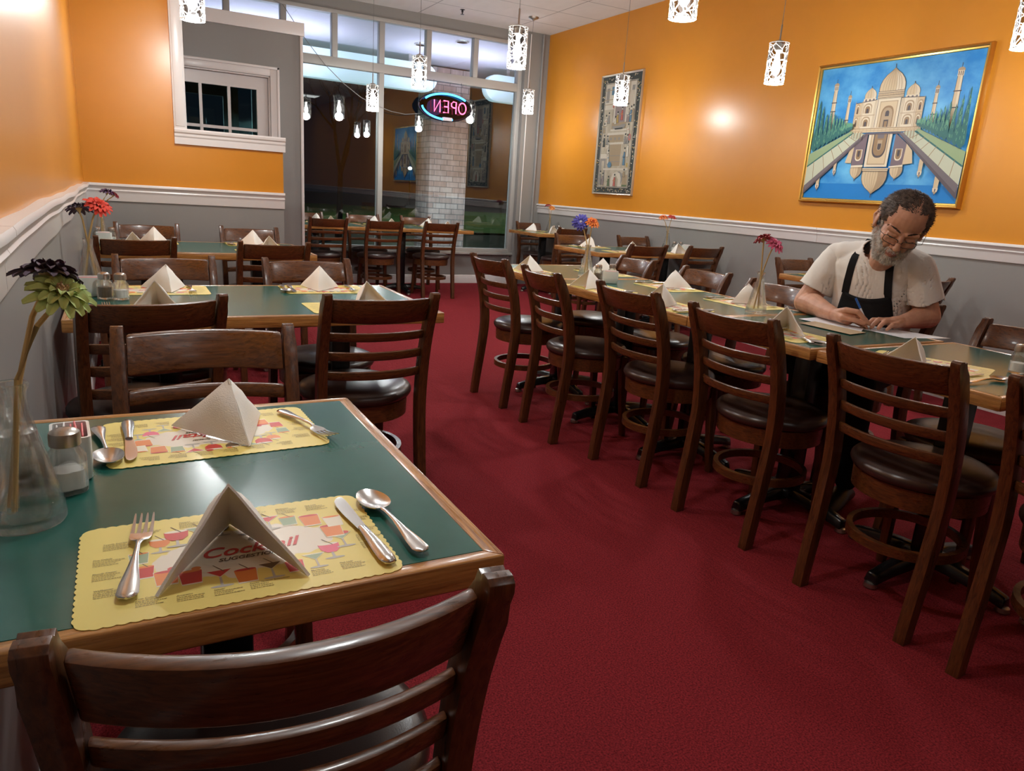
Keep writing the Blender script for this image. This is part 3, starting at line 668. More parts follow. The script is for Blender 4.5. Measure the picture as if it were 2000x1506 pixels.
# ================================================================ TABLEWARE
yellow = princ('yellow_printed_paper', (.80, .60, .12), .45, coat=.15)
def mat_nodes(m):
    # pale oval printed in the middle of the mat
    t = nn(m, 'ShaderNodeTexCoord'); s = nn(m, 'ShaderNodeVectorMath', operation='MULTIPLY'); s.inputs[1].default_value = (1/.158, 1/.088, 0)
    lk(m, t.outputs['Object'], s.inputs[0])
    n = nn(m, 'ShaderNodeTexNoise'); n.inputs['Scale'].default_value = 22; lk(m, t.outputs['Object'], n.inputs['Vector'])
    l = nn(m, 'ShaderNodeVectorMath', operation='LENGTH'); lk(m, s.outputs[0], l.inputs[0])
    a = nn(m, 'ShaderNodeMath', operation='MULTIPLY_ADD'); a.inputs[1].default_value = .7; lk(m, n.outputs[0], a.inputs[0]); lk(m, l.outputs['Value'], a.inputs[2])
    r = nn(m, 'ShaderNodeValToRGB'); r.color_ramp.elements[0].position = .98; r.color_ramp.elements[1].position = 1.32
    r.color_ramp.elements[0].color = (.82, .74, .62, 1); r.color_ramp.elements[1].color = (.83, .68, .19, 1)
    lk(m, a.outputs[0], r.inputs[0]); lk(m, r.outputs[0], BS(m).inputs['Base Color'])
mat_nodes(yellow)
inks = [princ('ink_'+n, c, .45) for n, c in (('dark_brown', (.16, .10, .05)), ('red', (.62, .06, .05)), ('orange', (.80, .25, .06)), ('pink', (.80, .14, .22)), ('pale_green', (.33, .42, .26)), ('grey', (.50, .46, .40)), ('cream', (.85, .78, .62)), ('leaf_green', (.08, .22, .08)), ('text_brown', (.30, .22, .07)))]
DK, RED, ORG, PNK, GRN, GRY, CRM, LEAF, TXT = range(1, 10)
def text_mb(mb, s, x, y, size, mi, z, shear=0, bold=0, axes=None, align='LEFT'):
    c = bpy.data.curves.new('t', 'FONT'); c.body = s; c.size = size; c.shear = shear; c.offset = bold; c.align_x = align; c.resolution_u = 3
    o = bpy.data.objects.new('t', c); COL.objects.link(o); dg = bpy.context.evaluated_depsgraph_get(); dg.update()
    me = bpy.data.meshes.new_from_object(o.evaluated_get(dg))
    vs = [(v.co.x+x, v.co.y+y, z) for v in me.vertices]
    if axes: vs = [axes(*v) for v in vs]
    mb.put(vs, [list(p.vertices) for p in me.polygons], mi)
    bpy.data.objects.remove(o); bpy.data.curves.remove(c); bpy.data.meshes.remove(me)
def make_placemat():
    rnd = random.Random(3); m = MB(); W, Hh = .174, .118
    pts = []
    def side(p, q, n, sc=True):
        p, q = V((*p, 0)), V((*q, 0)); d = (q-p); nrm = V((d.y, -d.x, 0)).normalized(); out = []
        for i in range(n*6):
            u = i/(n*6); out.append(p+d*u+nrm*(.0022*abs(sin(pi*u*n))))
        return out
    c = .014
    for (p, q, n, cc, a0) in (((-W+c, -Hh), (W-c, -Hh), 26, (W-c, -Hh+c), -90), ((W, -Hh+c), (W, Hh-c), 17, (W-c, Hh-c), 0), ((W-c, Hh), (-W+c, Hh), 26, (-W+c, Hh-c), 90), ((-W, Hh-c), (-W, -Hh+c), 17, (-W+c, -Hh+c), 180)):
        pts += side(p, q, n)
        pts += [V((cc[0]+c*cos(RA(a0+a)), cc[1]+c*sin(RA(a0+a)), 0)) for a in (0, 15, 30, 45, 60, 75, 90)]
    n = len(pts); top = [(p.x, p.y, .0009) for p in pts]; bot = [(p.x, p.y, .0003) for p in pts]
    m.put(top+bot, [tuple(range(n)), tuple(reversed(range(n, 2*n)))]+[(i, n+i, n+(i+1) % n, (i+1) % n) for i in range(n)], 0)
    lay = [.00105]
    def P(pp, mi): lay[0] += .000004; m.poly(pp, lay[0], mi)
    def el(cx, cy, rx, ry, mi, n=14): P([(cx+rx*cos(2*pi*i/n), cy+ry*sin(2*pi*i/n)) for i in range(n)], mi)
    def goblet(x, y, s, col, kind):
        if kind == 'm':   # martini
            el(x, y-.012*s, .0085*s, .0018*s, GRY); P([(x-.0011*s, y-.011*s), (x+.0011*s, y-.011*s), (x+.0008*s, y+.003*s), (x-.0008*s, y+.003*s)], GRY)
            P([(x-.011*s, y+.014*s), (x, y+.0015*s), (x+.011*s, y+.014*s)], CRM); P([(x-.009*s, y+.0125*s), (x, y+.0025*s), (x+.009*s, y+.0125*s)], col)
        elif kind == 'w':   # footed bowl
            el(x, y-.014*s, .0085*s, .0018*s, GRY); P([(x-.0013*s, y-.013*s), (x+.0013*s, y-.013*s), (x+.001*s, y-.003*s), (x-.001*s, y-.003*s)], GRY)
            P([(x-.0092*s, y+.012*s), (x-.0085*s, y+.002*s), (x-.004*s, y-.004*s), (x+.004*s, y-.004*s), (x+.0085*s, y+.002*s), (x+.0092*s, y+.012*s)], col)
            el(x, y+.012*s, .009*s, .0022*s, CRM)
        else:     # tumbler
            P([(x-.0095*s, y+.012*s), (x-.0078*s, y-.012*s), (x+.0078*s, y-.012*s), (x+.0095*s, y+.012*s)], CRM)
            P([(x-.009*s, y+.010*s), (x-.0075*s, y-.010*s), (x+.0075*s, y-.010*s), (x+.009*s, y+.010*s)], col); el(x, y+.0105*s, .009*s, .002*s, ORG if col != ORG else RED)
        if rnd.random() < .6: P([(x+.003*s, y+.010*s), (x+.0042*s, y+.010*s), (x-.003*s, y+.022*s), (x-.0038*s, y+.022*s)], DK)
        if rnd.random() < .5: el(x+.005*s, y+.014*s, .004*s, .003*s, rnd.choice([RED, LEAF, ORG]), 9)
    for x, y, s, c_, k in ((-.108, -.018, 1.05, RED, 't'), (-.112, .018, 1.0, GRN, 't'), (-.085, -.040, 1.2, ORG, 't'), (-.060, -.048, 1.15, RED, 't'), (-.088, .045, 1.1, ORG, 'w'),
                         (-.030, -.062, 1.25, RED, 'm'), (-.002, -.066, 1.15, ORG, 't'), (.027, -.064, 1.2, DK, 'm'), (.054, -.064, 1.0, RED, 't'), (.080, -.060, 1.1, GRN, 'm'),
                         (.103, -.040, 1.2, PNK, 'w'), (.124, -.018, 1.2, GRN, 'm'), (.118, .012, 1.25, ORG, 't'), (.126, .040, 1.1, CRM, 't'), (.098, .052, 1.2, ORG, 't'),
                         (.070, .060, 1.0, GRN, 't'), (.045, .062, 1.25, RED, 'm'), (.015, .062, 1.25, RED, 'w'), (-.015, .064, 1.0, DK, 'w'), (-.042, .060, 1.3, GRN, 'm'), (-.068, .058, 1.3, RED, 'w')):
        goblet(x, y, s*1.2, c_, k)
    z = lay[0]+.00001
    text_mb(m, 'Cocktail', -.047, -.010, .034, RED, z, .35, .0006)
    text_mb(m, 'SUGGESTIONS', -.028, -.0235, .0115, DK, z+.00001, .3, .0003)
    text_mb(m, 'Special', .012, .022, .0105, DK, z+.00001, .3, .0003)
    heads = [('Tequila Sunrise', -.150, .066), ('Pina Colada', -.160, .028), ('Bloody Caesar', -.160, -.006), ('Wallbanger', -.158, -.045), ('Cuba Libre', -.112, .096), ('Daiquiri', -.063, .100), ('Spritzer', -.02, .102),
             ('Screwdriver', .020, .102), ('Manhattan', .060, .100), ('Pink Lady', .100, .098), ('Brown Cow', .138, .075), ('Mai Tai', .146, .044), ('Grasshopper', .142, -.036), ('Pink Lady', .104, -.078),
             ('Margarita', .068, -.084), ('Exotic Organic Smoothies', -.002, -.088), ('Stinger', -.040, -.088), ('Amaretto', -.078, -.086), ('Tom Collins', -.118, -.078), ('Rusty Nail', .145, .012), ('Zombie', .142, -.014)]
    for s, x, y in heads:
        text_mb(m, s, x, y, .0042, TXT, z+.00002, .15, .00008)
        for k in range(4 if y > -.08 else 3):
            xx = x; yy = y-.0036*(k+1)
            end = x+rnd.uniform(.018, .030)
            while xx < end:
                L = rnd.uniform(.0012, .0036); m.poly([(xx, yy), (xx+L, yy), (xx+L, yy+.0011), (xx, yy+.0011)], z+.00002, TXT); xx += L+.0007
    return m.build('placemat', [yellow]+inks, fixn=False)
def make_napkin():
    m = MB(); A = V((0, -.020, .098)); R = V((.004, .080, .002)); L1 = V((-.080, -.086, .002)); L2 = V((.082, -.090, .002))
    th = .0022
    for lay in (0, 1):
        for q, s_ in ((L1, -1), (L2, 1)):
            n_ = (R-A).cross(q-A).normalized()*s_*(-1)
            if n_.z < 0: n_ = -n_
            g = []; N = 10
            for i in range(N+1):
                row = []
                for j in range(i+1):
                    u = i/N; v = j/max(i, 1)
                    p = A.lerp(R.lerp(q, v), u)
                    bul = .010*sin(pi*u)*sin(pi*v)+.0007*sin(9*u+4*v+3*s_)
                    p = p+n_*(bul+lay*.0016*(u*.8+.2))
                    if lay and u > .98: p = p+V((0, 0, 0))
                    p.z = max(p.z, .001); row.append(p)
                g.append(row)
            vs = [p for r in g for p in r]; idx = {}
            k = 0
            for i, r in enumerate(g):
                for j in range(len(r)): idx[i, j] = k; k += 1
            fs = []
            for i in range(N):
                for j in range(i+1):
                    fs.append((idx[i, j], idx[i+1, j], idx[i+1, j+1]))
                    if j < i: fs.append((idx[i, j], idx[i+1, j+1], idx[i, j+1]))
            n = len(vs); low = [p-n_*th for p in vs]
            for p in low: p.z = max(p.z, .0004)
            bnd = [(idx[i, 0], idx[i+1, 0]) for i in range(N)]+[(idx[N, j], idx[N, j+1]) for j in range(N)]+[(idx[i+1, i+1], idx[i, i]) for i in reversed(range(N))]
            m.put(vs+low, fs+[tuple(reversed([a+n for a in f])) for f in fs]+[(a, b, b+n, a+n) for a, b in bnd])
    return m.build('folded_napkin', napm, smooth=True, angle=50)
def prof_strip(mb, secs):
    """secs: (y, halfwidth, z, thickness, sag) lens-shaped sections"""
    rings = []
    for y, w_, z, t, sag in secs:
        rings.append([(-w_, y, z+sag), (-w_*.55, y, z-t/2+sag*.3), (0, y, z-t/2), (w_*.55, y, z-t/2+sag*.3), (w_, y, z+sag), (w_*.55, y, z+t/2+sag*.3), (0, y, z+t/2), (-w_*.55, y, z+t/2+sag*.3)])
    mb.loft(rings)
HANDLE = [(-.100, .002, .005, .003, 0), (-.098, .0085, .005, .004, 0), (-.090, .0115, .0055, .004, 0), (-.07, .0105, .0065, .004, 0), (-.04, .0065, .008, .004, 0), (-.01, .0035, .0095, .004, 0), (.018, .0028, .0095, .004, 0)]
def make_fork():
    m = MB(); prof_strip(m, HANDLE+[(.030, .004, .008, .003, 0), (.036, .010, .006, .0026, .001), (.044, .0128, .005, .0024, .0016), (.056, .0125, .0045, .0022, .0014)])
    for k in range(4):
        x = (-1.5+k)*.0071; rings = []
        for y, z, w_ in ((.052, .0045, .0024), (.068, .005, .0020), (.085, .0075, .0017), (.098, .0105, .0012), (.102, .0115, .0006)):
            rings.append([(x-w_, y, z-.0009), (x+w_, y, z-.0009), (x+w_, y, z+.0009), (x-w_, y, z+.0009)])
        m.loft(rings)
    return m.build('fork', steel, smooth=True, angle=60)
def make_knife():
    m = MB(); prof_strip(m, [(-.105, .002, .005, .004, 0), (-.103, .008, .005, .007, 0), (-.09, .0105, .005, .0085, 0), (-.06, .0098, .0055, .0085, 0), (-.03, .0075, .006, .0075, 0), (-.004, .006, .006, .0065, 0), (.0, .0062, .006, .004, 0)])
    rings = []
    for y, l, r, in ((-.002, -.006, .006), (.02, -.008, .0065), (.05, -.0105, .007), (.075, -.011, .0072), (.092, -.009, .007), (.102, -.004, .0055), (.105, .0, .003)):
        rings.append([(l, y, .0042), (r, y, .0035), (r, y, .0052), (l, y, .0046)])
    m.loft(rings); return m.build('table_knife', steel, smooth=True, angle=60)
def make_spoon():
    m = MB(); prof_strip(m, HANDLE+[(.034, .0035, .008, .0035, 0)])
    N, K = 28, 7; cx = .068
    def pt(r, a, off): 
        y = cx+.036*r*cos(a); x = .0225*r*sin(a)*(1+.10*cos(a)*-1); z = .0088-.0075*(1-r*r)
        return (x, y, z+off)
    for off, flip in ((.0006, 0), (-.0006, 1)):
        vs = [(0, cx, .0088-.0075+off)]+[pt(k/K, 2*pi*j/N, off) for k in range(1, K+1) for j in range(N)]
        fs = [(0, 1+j, 1+(j+1) % N) for j in range(N)]+[(1+k*N+j, 1+(k+1)*N+j, 1+(k+1)*N+(j+1) % N, 1+k*N+(j+1) % N) for k in range(K-1) for j in range(N)]
        m.put(vs, fs)
    m.loft([[pt(1.0, 2*pi*j/N, o_) for j in range(N)] for o_ in (-.0007, .0007)], cap=False)
    return m.build('spoon', steel, smooth=True, angle=70)
GM, GN, GF, GK, GS = 'yellow paper placemats', 'folded paper napkins', 'forks of the place settings', 'table knives of the place settings', 'spoons of the place settings'
def local(cx, cy, rot, x, y, z=0): return (cx+x*cos(rot)-y*sin(rot), cy+x*sin(rot)+y*cos(rot), TZ+z)
def setting(cx, cy, rot, where, tw=0, nap=(0, 0, 0), cut=True, skip='', j=None, k=None):
    """rot: direction the diner faces (0 = +y)"""
    rnd = random.Random(hash((round(cx*100), round(cy*100))) & 0xffff); r = rot+RA(tw)
    place('mat', make_placemat, (cx, cy, TZ), r, 'yellow printed placemat '+where, 'placemat', GM)
    if 'n' not in skip: place('nap', make_napkin, local(cx, cy, r, nap[0], nap[1], .0014), r+RA(nap[2]), 'tent-folded white napkin '+where, 'napkin', GN)
    dz = .0014; q = j or [0]*9
    if 'f' not in skip: place('fork', make_fork, local(cx, cy, r, -.112+q[0], .002+q[1], dz), r+RA(q[2] if j else rnd.uniform(-9, 9)), 'steel fork '+where, 'fork', GF)
    if 'k' not in skip: place('knife', make_knife, local(cx, cy, r, .138+q[3], .0+q[4], dz), r+RA(q[5] if j else rnd.uniform(-5, 8)), 'steel table knife '+where, 'knife', GK)
    if 's' not in skip: place('spoon', make_spoon, local(cx, cy, r, .168+q[6], .0+q[7], dz), r+RA(q[8] if j else rnd.uniform(-6, 10)), 'steel spoon '+where, 'spoon', GS)
setting(.106, .866, 0, 'in front of the nearest chair, at the bottom of the picture', 0, (-.012, .0, -4), j=[-.002, .018, -7, .016, -.002, 3, .030, .006, 5])
setting(.128, 1.322, pi, 'on the far half of the nearest table', 2.5, (-.03, .012, 10), j=[-.045, .006, 14, .0, -.004, -2, .008, .010, 4])
P2, P3 = 'on the second left table, ', 'on the third left table, '
setting(.12, 3.11, pi, P2+'behind the salt shaker', 0, (-.03, 0, 8)); setting(.76, 3.12, pi, P2+'far right seat', 0, (.02, 0, -14))
setting(.06, 2.65, 0, P2+'seat nearest the viewer by the left wall', 0, (.03, .03, -4)); setting(.76, 2.65, 0, P2+'near right seat by the aisle', 0, (.04, .02, 10))
setting(.15, 5.26, pi, P3+'far left seat', 0, (-.04, 0, 0)); setting(.80, 5.26, pi, P3+'far right seat', 0, (0, 0, 0)); setting(.04, 4.78, 0, P3+'near left seat', 0, (.02, .02, 0)); setting(.80, 4.77, 0, P3+'near right seat', 0, (.02, .03, 0))
PL = 'on the aisle side of the long tables, '
setting(2.205, 3.86, E_, PL+'at the far end'); setting(2.205, 3.12, E_, PL+'before the sugar caddy', 0, (-.03, -.04, 0)); setting(2.205, 2.56, E_, PL+'third from the far end', 0, (-.02, -.02, 4)); setting(2.215, 1.93, E_, PL+'in front of the man', 3, (-.025, .06, 34), j=[.0, .02, -60, -.02, -.02, 60, -.03, -.06, -75])
PR = 'on the wall side of the long tables, '
setting(2.69, 3.80, W_, PR+'at the far end', 0, (-.03, .05, -4)); setting(2.69, 3.16, W_, PR+'middle seat', 0, (0, -.02, 8)); setting(2.69, 2.58, W_, PR+'behind the pink flower', 0, (.02, -.01, 0))
place('mat', make_placemat, (2.305, 1.386, TZ-.0006), E_+RA(21), 'yellow placemat lying askew under another, on the table right of the man', 'placemat', GM)
setting(2.222, 1.36, E_, 'on the table right of the man', 0, (-.01, -.02, 8), j=[-.02, .0, 20, 0, 0, 0, .03, .02, 0])
setting(2.21, .71, E_, 'on the table at the right edge of the picture')
PW = 'on the window tables, '
for x, s in ((1.98, 'left'), (2.66, 'middle'), (3.34, 'right')):
    setting(x, 8.46, pi, PW+'far side, '+s+' seat', 0, (0, 0, 0)); setting(x, 7.98, 0, PW+'near side, '+s+' seat', 0, (.03, 0, 0))
setting(4.78, 8.42, pi, 'on the small far corner table', 0, (-.02, 0, 0)); setting(4.78, 7.94, 0, 'on the near half of the small far corner table')
P5 = 'on the middle wall table, '
setting(4.02, 5.94, pi, P5+'far left seat', 0, (-.02, .0, 0)); setting(4.08, 5.47, 0, P5+'near left seat', 0, (.09, .02, 0)); setting(4.70, 5.47, 0, P5+'near right seat')
setting(4.72, 3.76, pi, 'on the small wall table behind the man')

# vases, flowers, shakers, caddies
def make_vase():
    m = MB(); out = [(.0440, 0), (.0465, .004), (.0470, .010), (.0455, .022), (.039, .052), (.031, .088), (.023, .122), (.0175, .148), (.0155, .160), (.0158, .174), (.0190, .180), (.0195, .184), (.0175, .186)]
    inn = [(r-.0028, z) for r, z in reversed(out[3:-1])]+[(.041, .014), (.002, .012)]
    m.lathe([(.001, .0008)]+out+inn, 36, cap=False); return m.build('glass_vase', vglass, smooth=True, angle=70)
def make_flower(color, cen=(.5, .2, .05), style=0):
    pm = princ('petal_fabric', color, .7, sheen=.3); cm = princ('flower_centre', cen, .8); rnd = random.Random(int(color[0]*1000)+style)
    def f(stem, facing, size, lab):
        """stem = list of points in world; facing = direction of the bloom"""
        b = V(stem[0]); e = empty('gerbera_flower', b, 0, lab, 'flower')
        MB().tube([V(p)-b for p in stem], lambda t: .0036-.0006*t, 8).build('stem', stemm, e, smooth=True)
        z = V(facing).normalized(); x = z.orthogonal().normalized(); y = z.cross(x); R = Matrix((x, y, z)).transposed(); c = V(stem[-1])-b
        m = MB()
        for ring, (n, L, tilt, w_) in enumerate(((15, 1, .10, .17), (13, .80, .34, .15), (10, .48, .7, .12))):
            for k in range(n):
                a = 2*pi*(k+.5*ring)/n+rnd.uniform(-.08, .08); l = L*size*rnd.uniform(.88, 1.05); dr = rnd.uniform(-.12, .10)
                vs = []; N = 5
                for i in range(N+1):
                    u = i/N; rr = size*.12+(l-size*.12)*u; hh = l*(tilt*sin(u*1.7)-.28*u*u+dr*u)+.002*ring
                    ww = size*w_*(sin(pi*min(1, u*.80+.10))**.6)
                    for q in (-1, 0, 1): vs.append(c+R @ V((rr*cos(a)-q*ww*sin(a), rr*sin(a)+q*ww*cos(a), hh+(abs(q)*.012*size*6-.004 if q else -.004)*1.0)))
                for off in (0, .0009):
                    m.put([v+R @ V((0, 0, off)) for v in vs], [(i*3+q, i*3+q+1, i*3+q+4, i*3+q+3) for i in range(N) for q in (0, 1)])
        m.build('petals', pm, e, smooth=True, fixn=False)
        m = MB(); m.ell(c+R @ V((0, 0, .004)), (size*.17, size*.17, size*.10), 14, 8, R=R)
        for k in range(22):
            a = rnd.uniform(0, 6.28); r_ = size*.16*rnd.random()**.5; p = c+R @ V((r_*cos(a), r_*sin(a), .006)); m.cone(p, .0009, p+R @ V((0, 0, size*.13)), .0007, 5, sph=False)
        m.build('flower_centre', cm, e, smooth=True)
        m = MB(); m.tube([c+R @ V((0, 0, -.016)), c+R @ V((0, 0, -.006)), c+R @ V((0, 0, .001))], lambda t: .0035+size*.24*t, 12); m.build('calyx', stemm, e, smooth=True)
        return e
    return f
def make_shaker(kind):
    def f():
        e = empty(kind+'_shaker'); N = 8
        def ring(r, z, k=32, sq=0.): 
            return [(r*cos(2*pi*j/k)*(1+sq*abs(sin(4*pi*j/k))), r*sin(2*pi*j/k)*(1+sq*abs(sin(4*pi*j/k))), z) for j in range(k)]
        out = [(.019, .0), (.021, .002), (.0215, .01), (.0215, .055), (.020, .062), (.0165, .068), (.0165, .074)]; inn = [(.0145, .074), (.0145, .068), (.018, .06), (.019, .052), (.019, .008), (.001, .006)]
        sq = .20
        m = MB(); m.loft([ring(r, z, 32, sq if z < .06 else .05) for r, z in [(.001, .0005)]+out+inn], cap=False); m.build('glass_body', glass, e, smooth=True, angle=60)
        m = MB(); m.loft([ring(r, z, 32, sq) for r, z in ((.0178, .0075), (.0180, .034 if kind == 'salt' else .042))]); m.build('filling', saltm if kind == 'salt' else pepperm, e, smooth=True)
        m = MB(); m.lathe([(.0190, .070), (.0200, .071), (.0200, .084), (.0190, .089), (.014, .0925), (.006, .094), (.0, .0942)], 28, cap=False)
        for a in range(7):
            r_ = 0 if a == 0 else .009; m.ell((r_*cos(a), r_*sin(a), .0930), (.0011, .0011, .001), 6, 4)
        m.build('metal_lid', nickel if kind == 'salt' else steel, e, smooth=True); return e
    return f
def make_caddy():
    e = empty('sugar_caddy'); a, b, t, h = .043, .026, .004, .068; m = MB()
    def rr(x, y, z, r=.008):
        out = []
        for cx, cy, a0 in ((x-r, y-r, 0), (-x+r, y-r, 90), (-x+r, -y+r, 180), (x-r, -y+r, 270)):
            out += [(cx+r*cos(RA(a0+q)), cy+r*sin(RA(a0+q)), z) for q in (0, 30, 60, 90)]
        return out
    m.loft([rr(a-.004, b-.004, .0005), rr(a-.002, b-.002, .003), rr(a, b, .03), rr(a, b, h), rr(a-t, b-t, h, .005), rr(a-t, b-t, .006, .005)], cap=True)
    m.build('ceramic_box', ceramic, e, smooth=True, angle=50); return e
GP = 'sugar packets standing in the caddies'
def packets(x, y, rz, lab):
    near = 'nearest' in lab; n = 5 if near else 2
    for k in range(n):
        d = -.016+.008*k if near else -.008+.014*k; c = pinkp if k < (3 if near else 1) else whitep
        o = place('pk'+c.name, lambda c=c: MB().box(-.032, .032, -.0012, .0012, 0, .060).build('sugar_packet', c, bevel=.001), (x-d*sin(rz), y+d*cos(rz), TZ+.0085+.004*(k % 2)), rz+RA(random.uniform(-4, 4)), (('foremost pink', 'middle pink', 'rear pink', 'foremost white', 'rear white')[k] if near else ('pink', 'white')[k])+' sugar packet in the '+lab, 'sugar packet', GP+', '+lab)
def table_set(key, vase, heads, salt, pepper, caddy, rz=0.):
    vx, vy = vase; place('vase', make_vase, (vx, vy, TZ+.0005), random.uniform(0, 6), 'clear bubbled glass vase '+key, 'vase', 'conical glass vases')
    for (hx, hy, hz), face, size, fn, lab, foot in heads:
        c = V((hx, hy, hz)); b = V((vx+foot[0], vy+foot[1], TZ+.02)); rim = V((vx+(hx-vx)*.12, vy+(hy-vy)*.12, TZ+.19)); off = V(face).normalized()
        if abs(hx-vx)+abs(hy-vy) > .07: rim = V((vx+.010*(1 if hx > vx else -1), vy, TZ+.19))
        st = [b, b.lerp(rim, .5), rim, rim.lerp(c-off*.012, .5)+V((0, 0, .015)), c-off*.02, c-off*.004]
        fn(st, face, size, lab)
    if salt: place('salt', make_shaker('salt'), (*salt, TZ+.0005), .4, 'glass salt shaker with metal lid '+key, 'salt shaker', 'salt shakers')
    if pepper: place('pepper', make_shaker('pepper'), (*pepper, TZ+.0005), .7, 'glass pepper shaker with metal lid '+key, 'pepper shaker', 'pepper shakers')
    if caddy: place('caddy', make_caddy, (*caddy, TZ+.0005), rz, 'white ceramic sugar caddy '+key, 'sugar caddy', 'white sugar caddies'); packets(caddy[0], caddy[1], rz, 'caddy '+key)
fg = make_flower((.50, .62, .20), (.55, .35, .2)); fp = make_flower((.045, .012, .05), (.2, .1, .05), 1); fr = make_flower((.75, .06, .03), (.5, .05, .02)); fpk = make_flower((.90, .20, .38), (.8, .2, .3))
fo = make_flower((.85, .22, .03), (.4, .05, .02)); fb = make_flower((.10, .09, .45), (.7, .7, .8)); fdr = make_flower((.45, .01, .03), (.3, .05, .04))
table_set('on the nearest green table', (-.132, 1.040), [((-.068, 1.035, 1.062), (.30, -.48, .84), .041, fg, 'light green gerbera with pale stem in the nearest vase', (-.010, -.01)),
    ((-.082, 1.060, 1.084), (.12, .30, .94), .040, fp, 'dark purple gerbera behind the green one in the nearest vase', (-.016, .005))], (-.088, 1.128), (-.140, 1.148), (-.086, 1.20), 1.64)
table_set('on the second left table', (-.112, 3.20), [((-.066, 3.20, 1.072), (.35, -.5, .8), .052, fr, 'bright red gerbera in the vase of the second left table', (-.02, 0)),
    ((-.132, 3.20, 1.060), (-.1, .35, .9), .048, fp, 'dark purple gerbera beside the red one on the second left table', (.02, 0))], (-.012, 2.888), (-.062, 2.905), (-.108, 2.975), .05)
table_set('on the third left table', (-.105, 5.30), [((-.055, 5.30, 1.065), (.2, .1, .9), .048, make_flower((.10, .02, .12), (.1, .05, .05), 2), 'violet gerbera against the white rail on the third left table', (0, 0)),
    ((-.018, 5.31, 1.050), (.5, .2, .8), .035, fdr, 'small red gerbera tucked behind the violet one on the third left table', (.01, 0))], (-.05, 5.16), (-.125, 5.16), (-.09, 5.07), 0)
table_set('beside the sugar caddy on the long table', (2.44, 3.62), [((2.392, 3.65, 1.078), (-.5, -.8, .3), .052, fb, 'blue gerbera with a pale centre on the long table', (.01, 0)),
    ((2.452, 3.61, 1.085), (-.1, -.6, .75), .045, fo, 'orange-red gerbera beside the blue one on the long table', (-.01, 0))], (2.515, 3.46), (2.40, 3.435), (2.41, 3.33), -.5)
table_set('in front of the seated man', (2.51, 2.335), [((2.500, 2.350, 1.095), (-.1, .45, .9), .044, fdr, 'dark red gerbera in the vase in front of the man', (.012, 0)),
    ((2.540, 2.305, 1.075), (.1, -.55, .8), .046, fpk, 'bright pink gerbera in the vase in front of the man', (-.015, 0))], None, None, None)
table_set('on the middle wall table', (4.90, 5.86), [((4.855, 5.90, 1.085), (-.2, -.2, .95), .050, fo, 'orange-red gerbera nearer the window on the middle wall table', (0, 0)),
    ((4.925, 5.85, 1.092), (.1, -.2, .95), .050, fr, 'red gerbera nearer the viewer on the middle wall table', (0, 0))], (4.90, 5.74), (4.985, 5.74), (4.99, 5.66), -.9)
table_set('on the small far corner table', (4.96, 8.30), [((4.915, 8.31, 1.10), (-.2, .1, .9), .045, fdr, 'dark red gerbera on the small far corner table', (0, 0)),
    ((4.965, 8.28, 1.075), (-.1, -.5, .7), .045, make_flower((.85, .32, .05), (.5, .1, .02), 3), 'orange gerbera on the small far corner table', (0, 0))], (4.93, 8.13), (5.0, 8.13), (4.98, 8.05), 0)
place('salt', make_shaker('salt'), (2.50, 1.215, TZ+.0005), .3, 'glass salt shaker cut by the right edge of the picture', 'salt shaker', 'salt shakers')
place('pepper', make_shaker('pepper'), (2.56, 1.165, TZ+.0005), .3, 'glass pepper shaker just beyond the right edge of the picture', 'pepper shaker', 'pepper shakers')
# ================================================================ PICTURES ON THE RIGHT WALL
def frame(e, y0, y1, z0, z1, fw, d, mat, lip=None):
    """picture spans y0..y1 (y1 = left as seen), frame against the wall at XR"""
    for nm, a in (('frame_rail', ((y0, z0, y1, z0), (y0, z1, y1, z1))), ('frame_stile', ((y0, z0, y0, z1), (y1, z0, y1, z1)))):
        for ya, za, yb, zb in a:
            m = MB(); p, q = V((0, ya, za)), V((0, yb, zb)); c = V((0, (y0+y1)/2, (z0+z1)/2)); t = (q-p).normalized(); inn = (c-(p+q)/2); inn = (inn-t*inn.dot(t)).normalized()
            prof = [(0, 0), (-d*.6, 0), (-d, .25*fw), (-d*.9, .5*fw), (-d*.65, .62*fw), (-d*.6, .9*fw), (-d*.4, fw), (0, fw)]
            rings = []
            for P, s_ in ((p, 1), (q, -1)): rings.append([P+V((XR+dx, 0, 0))+inn*w_+t*s_*w_ for dx, w_ in prof])
            m.loft(rings); m.build(nm, mat, e, smooth=True, angle=35)
def paint(name, c, rough=.55): return princ(name, c, rough)
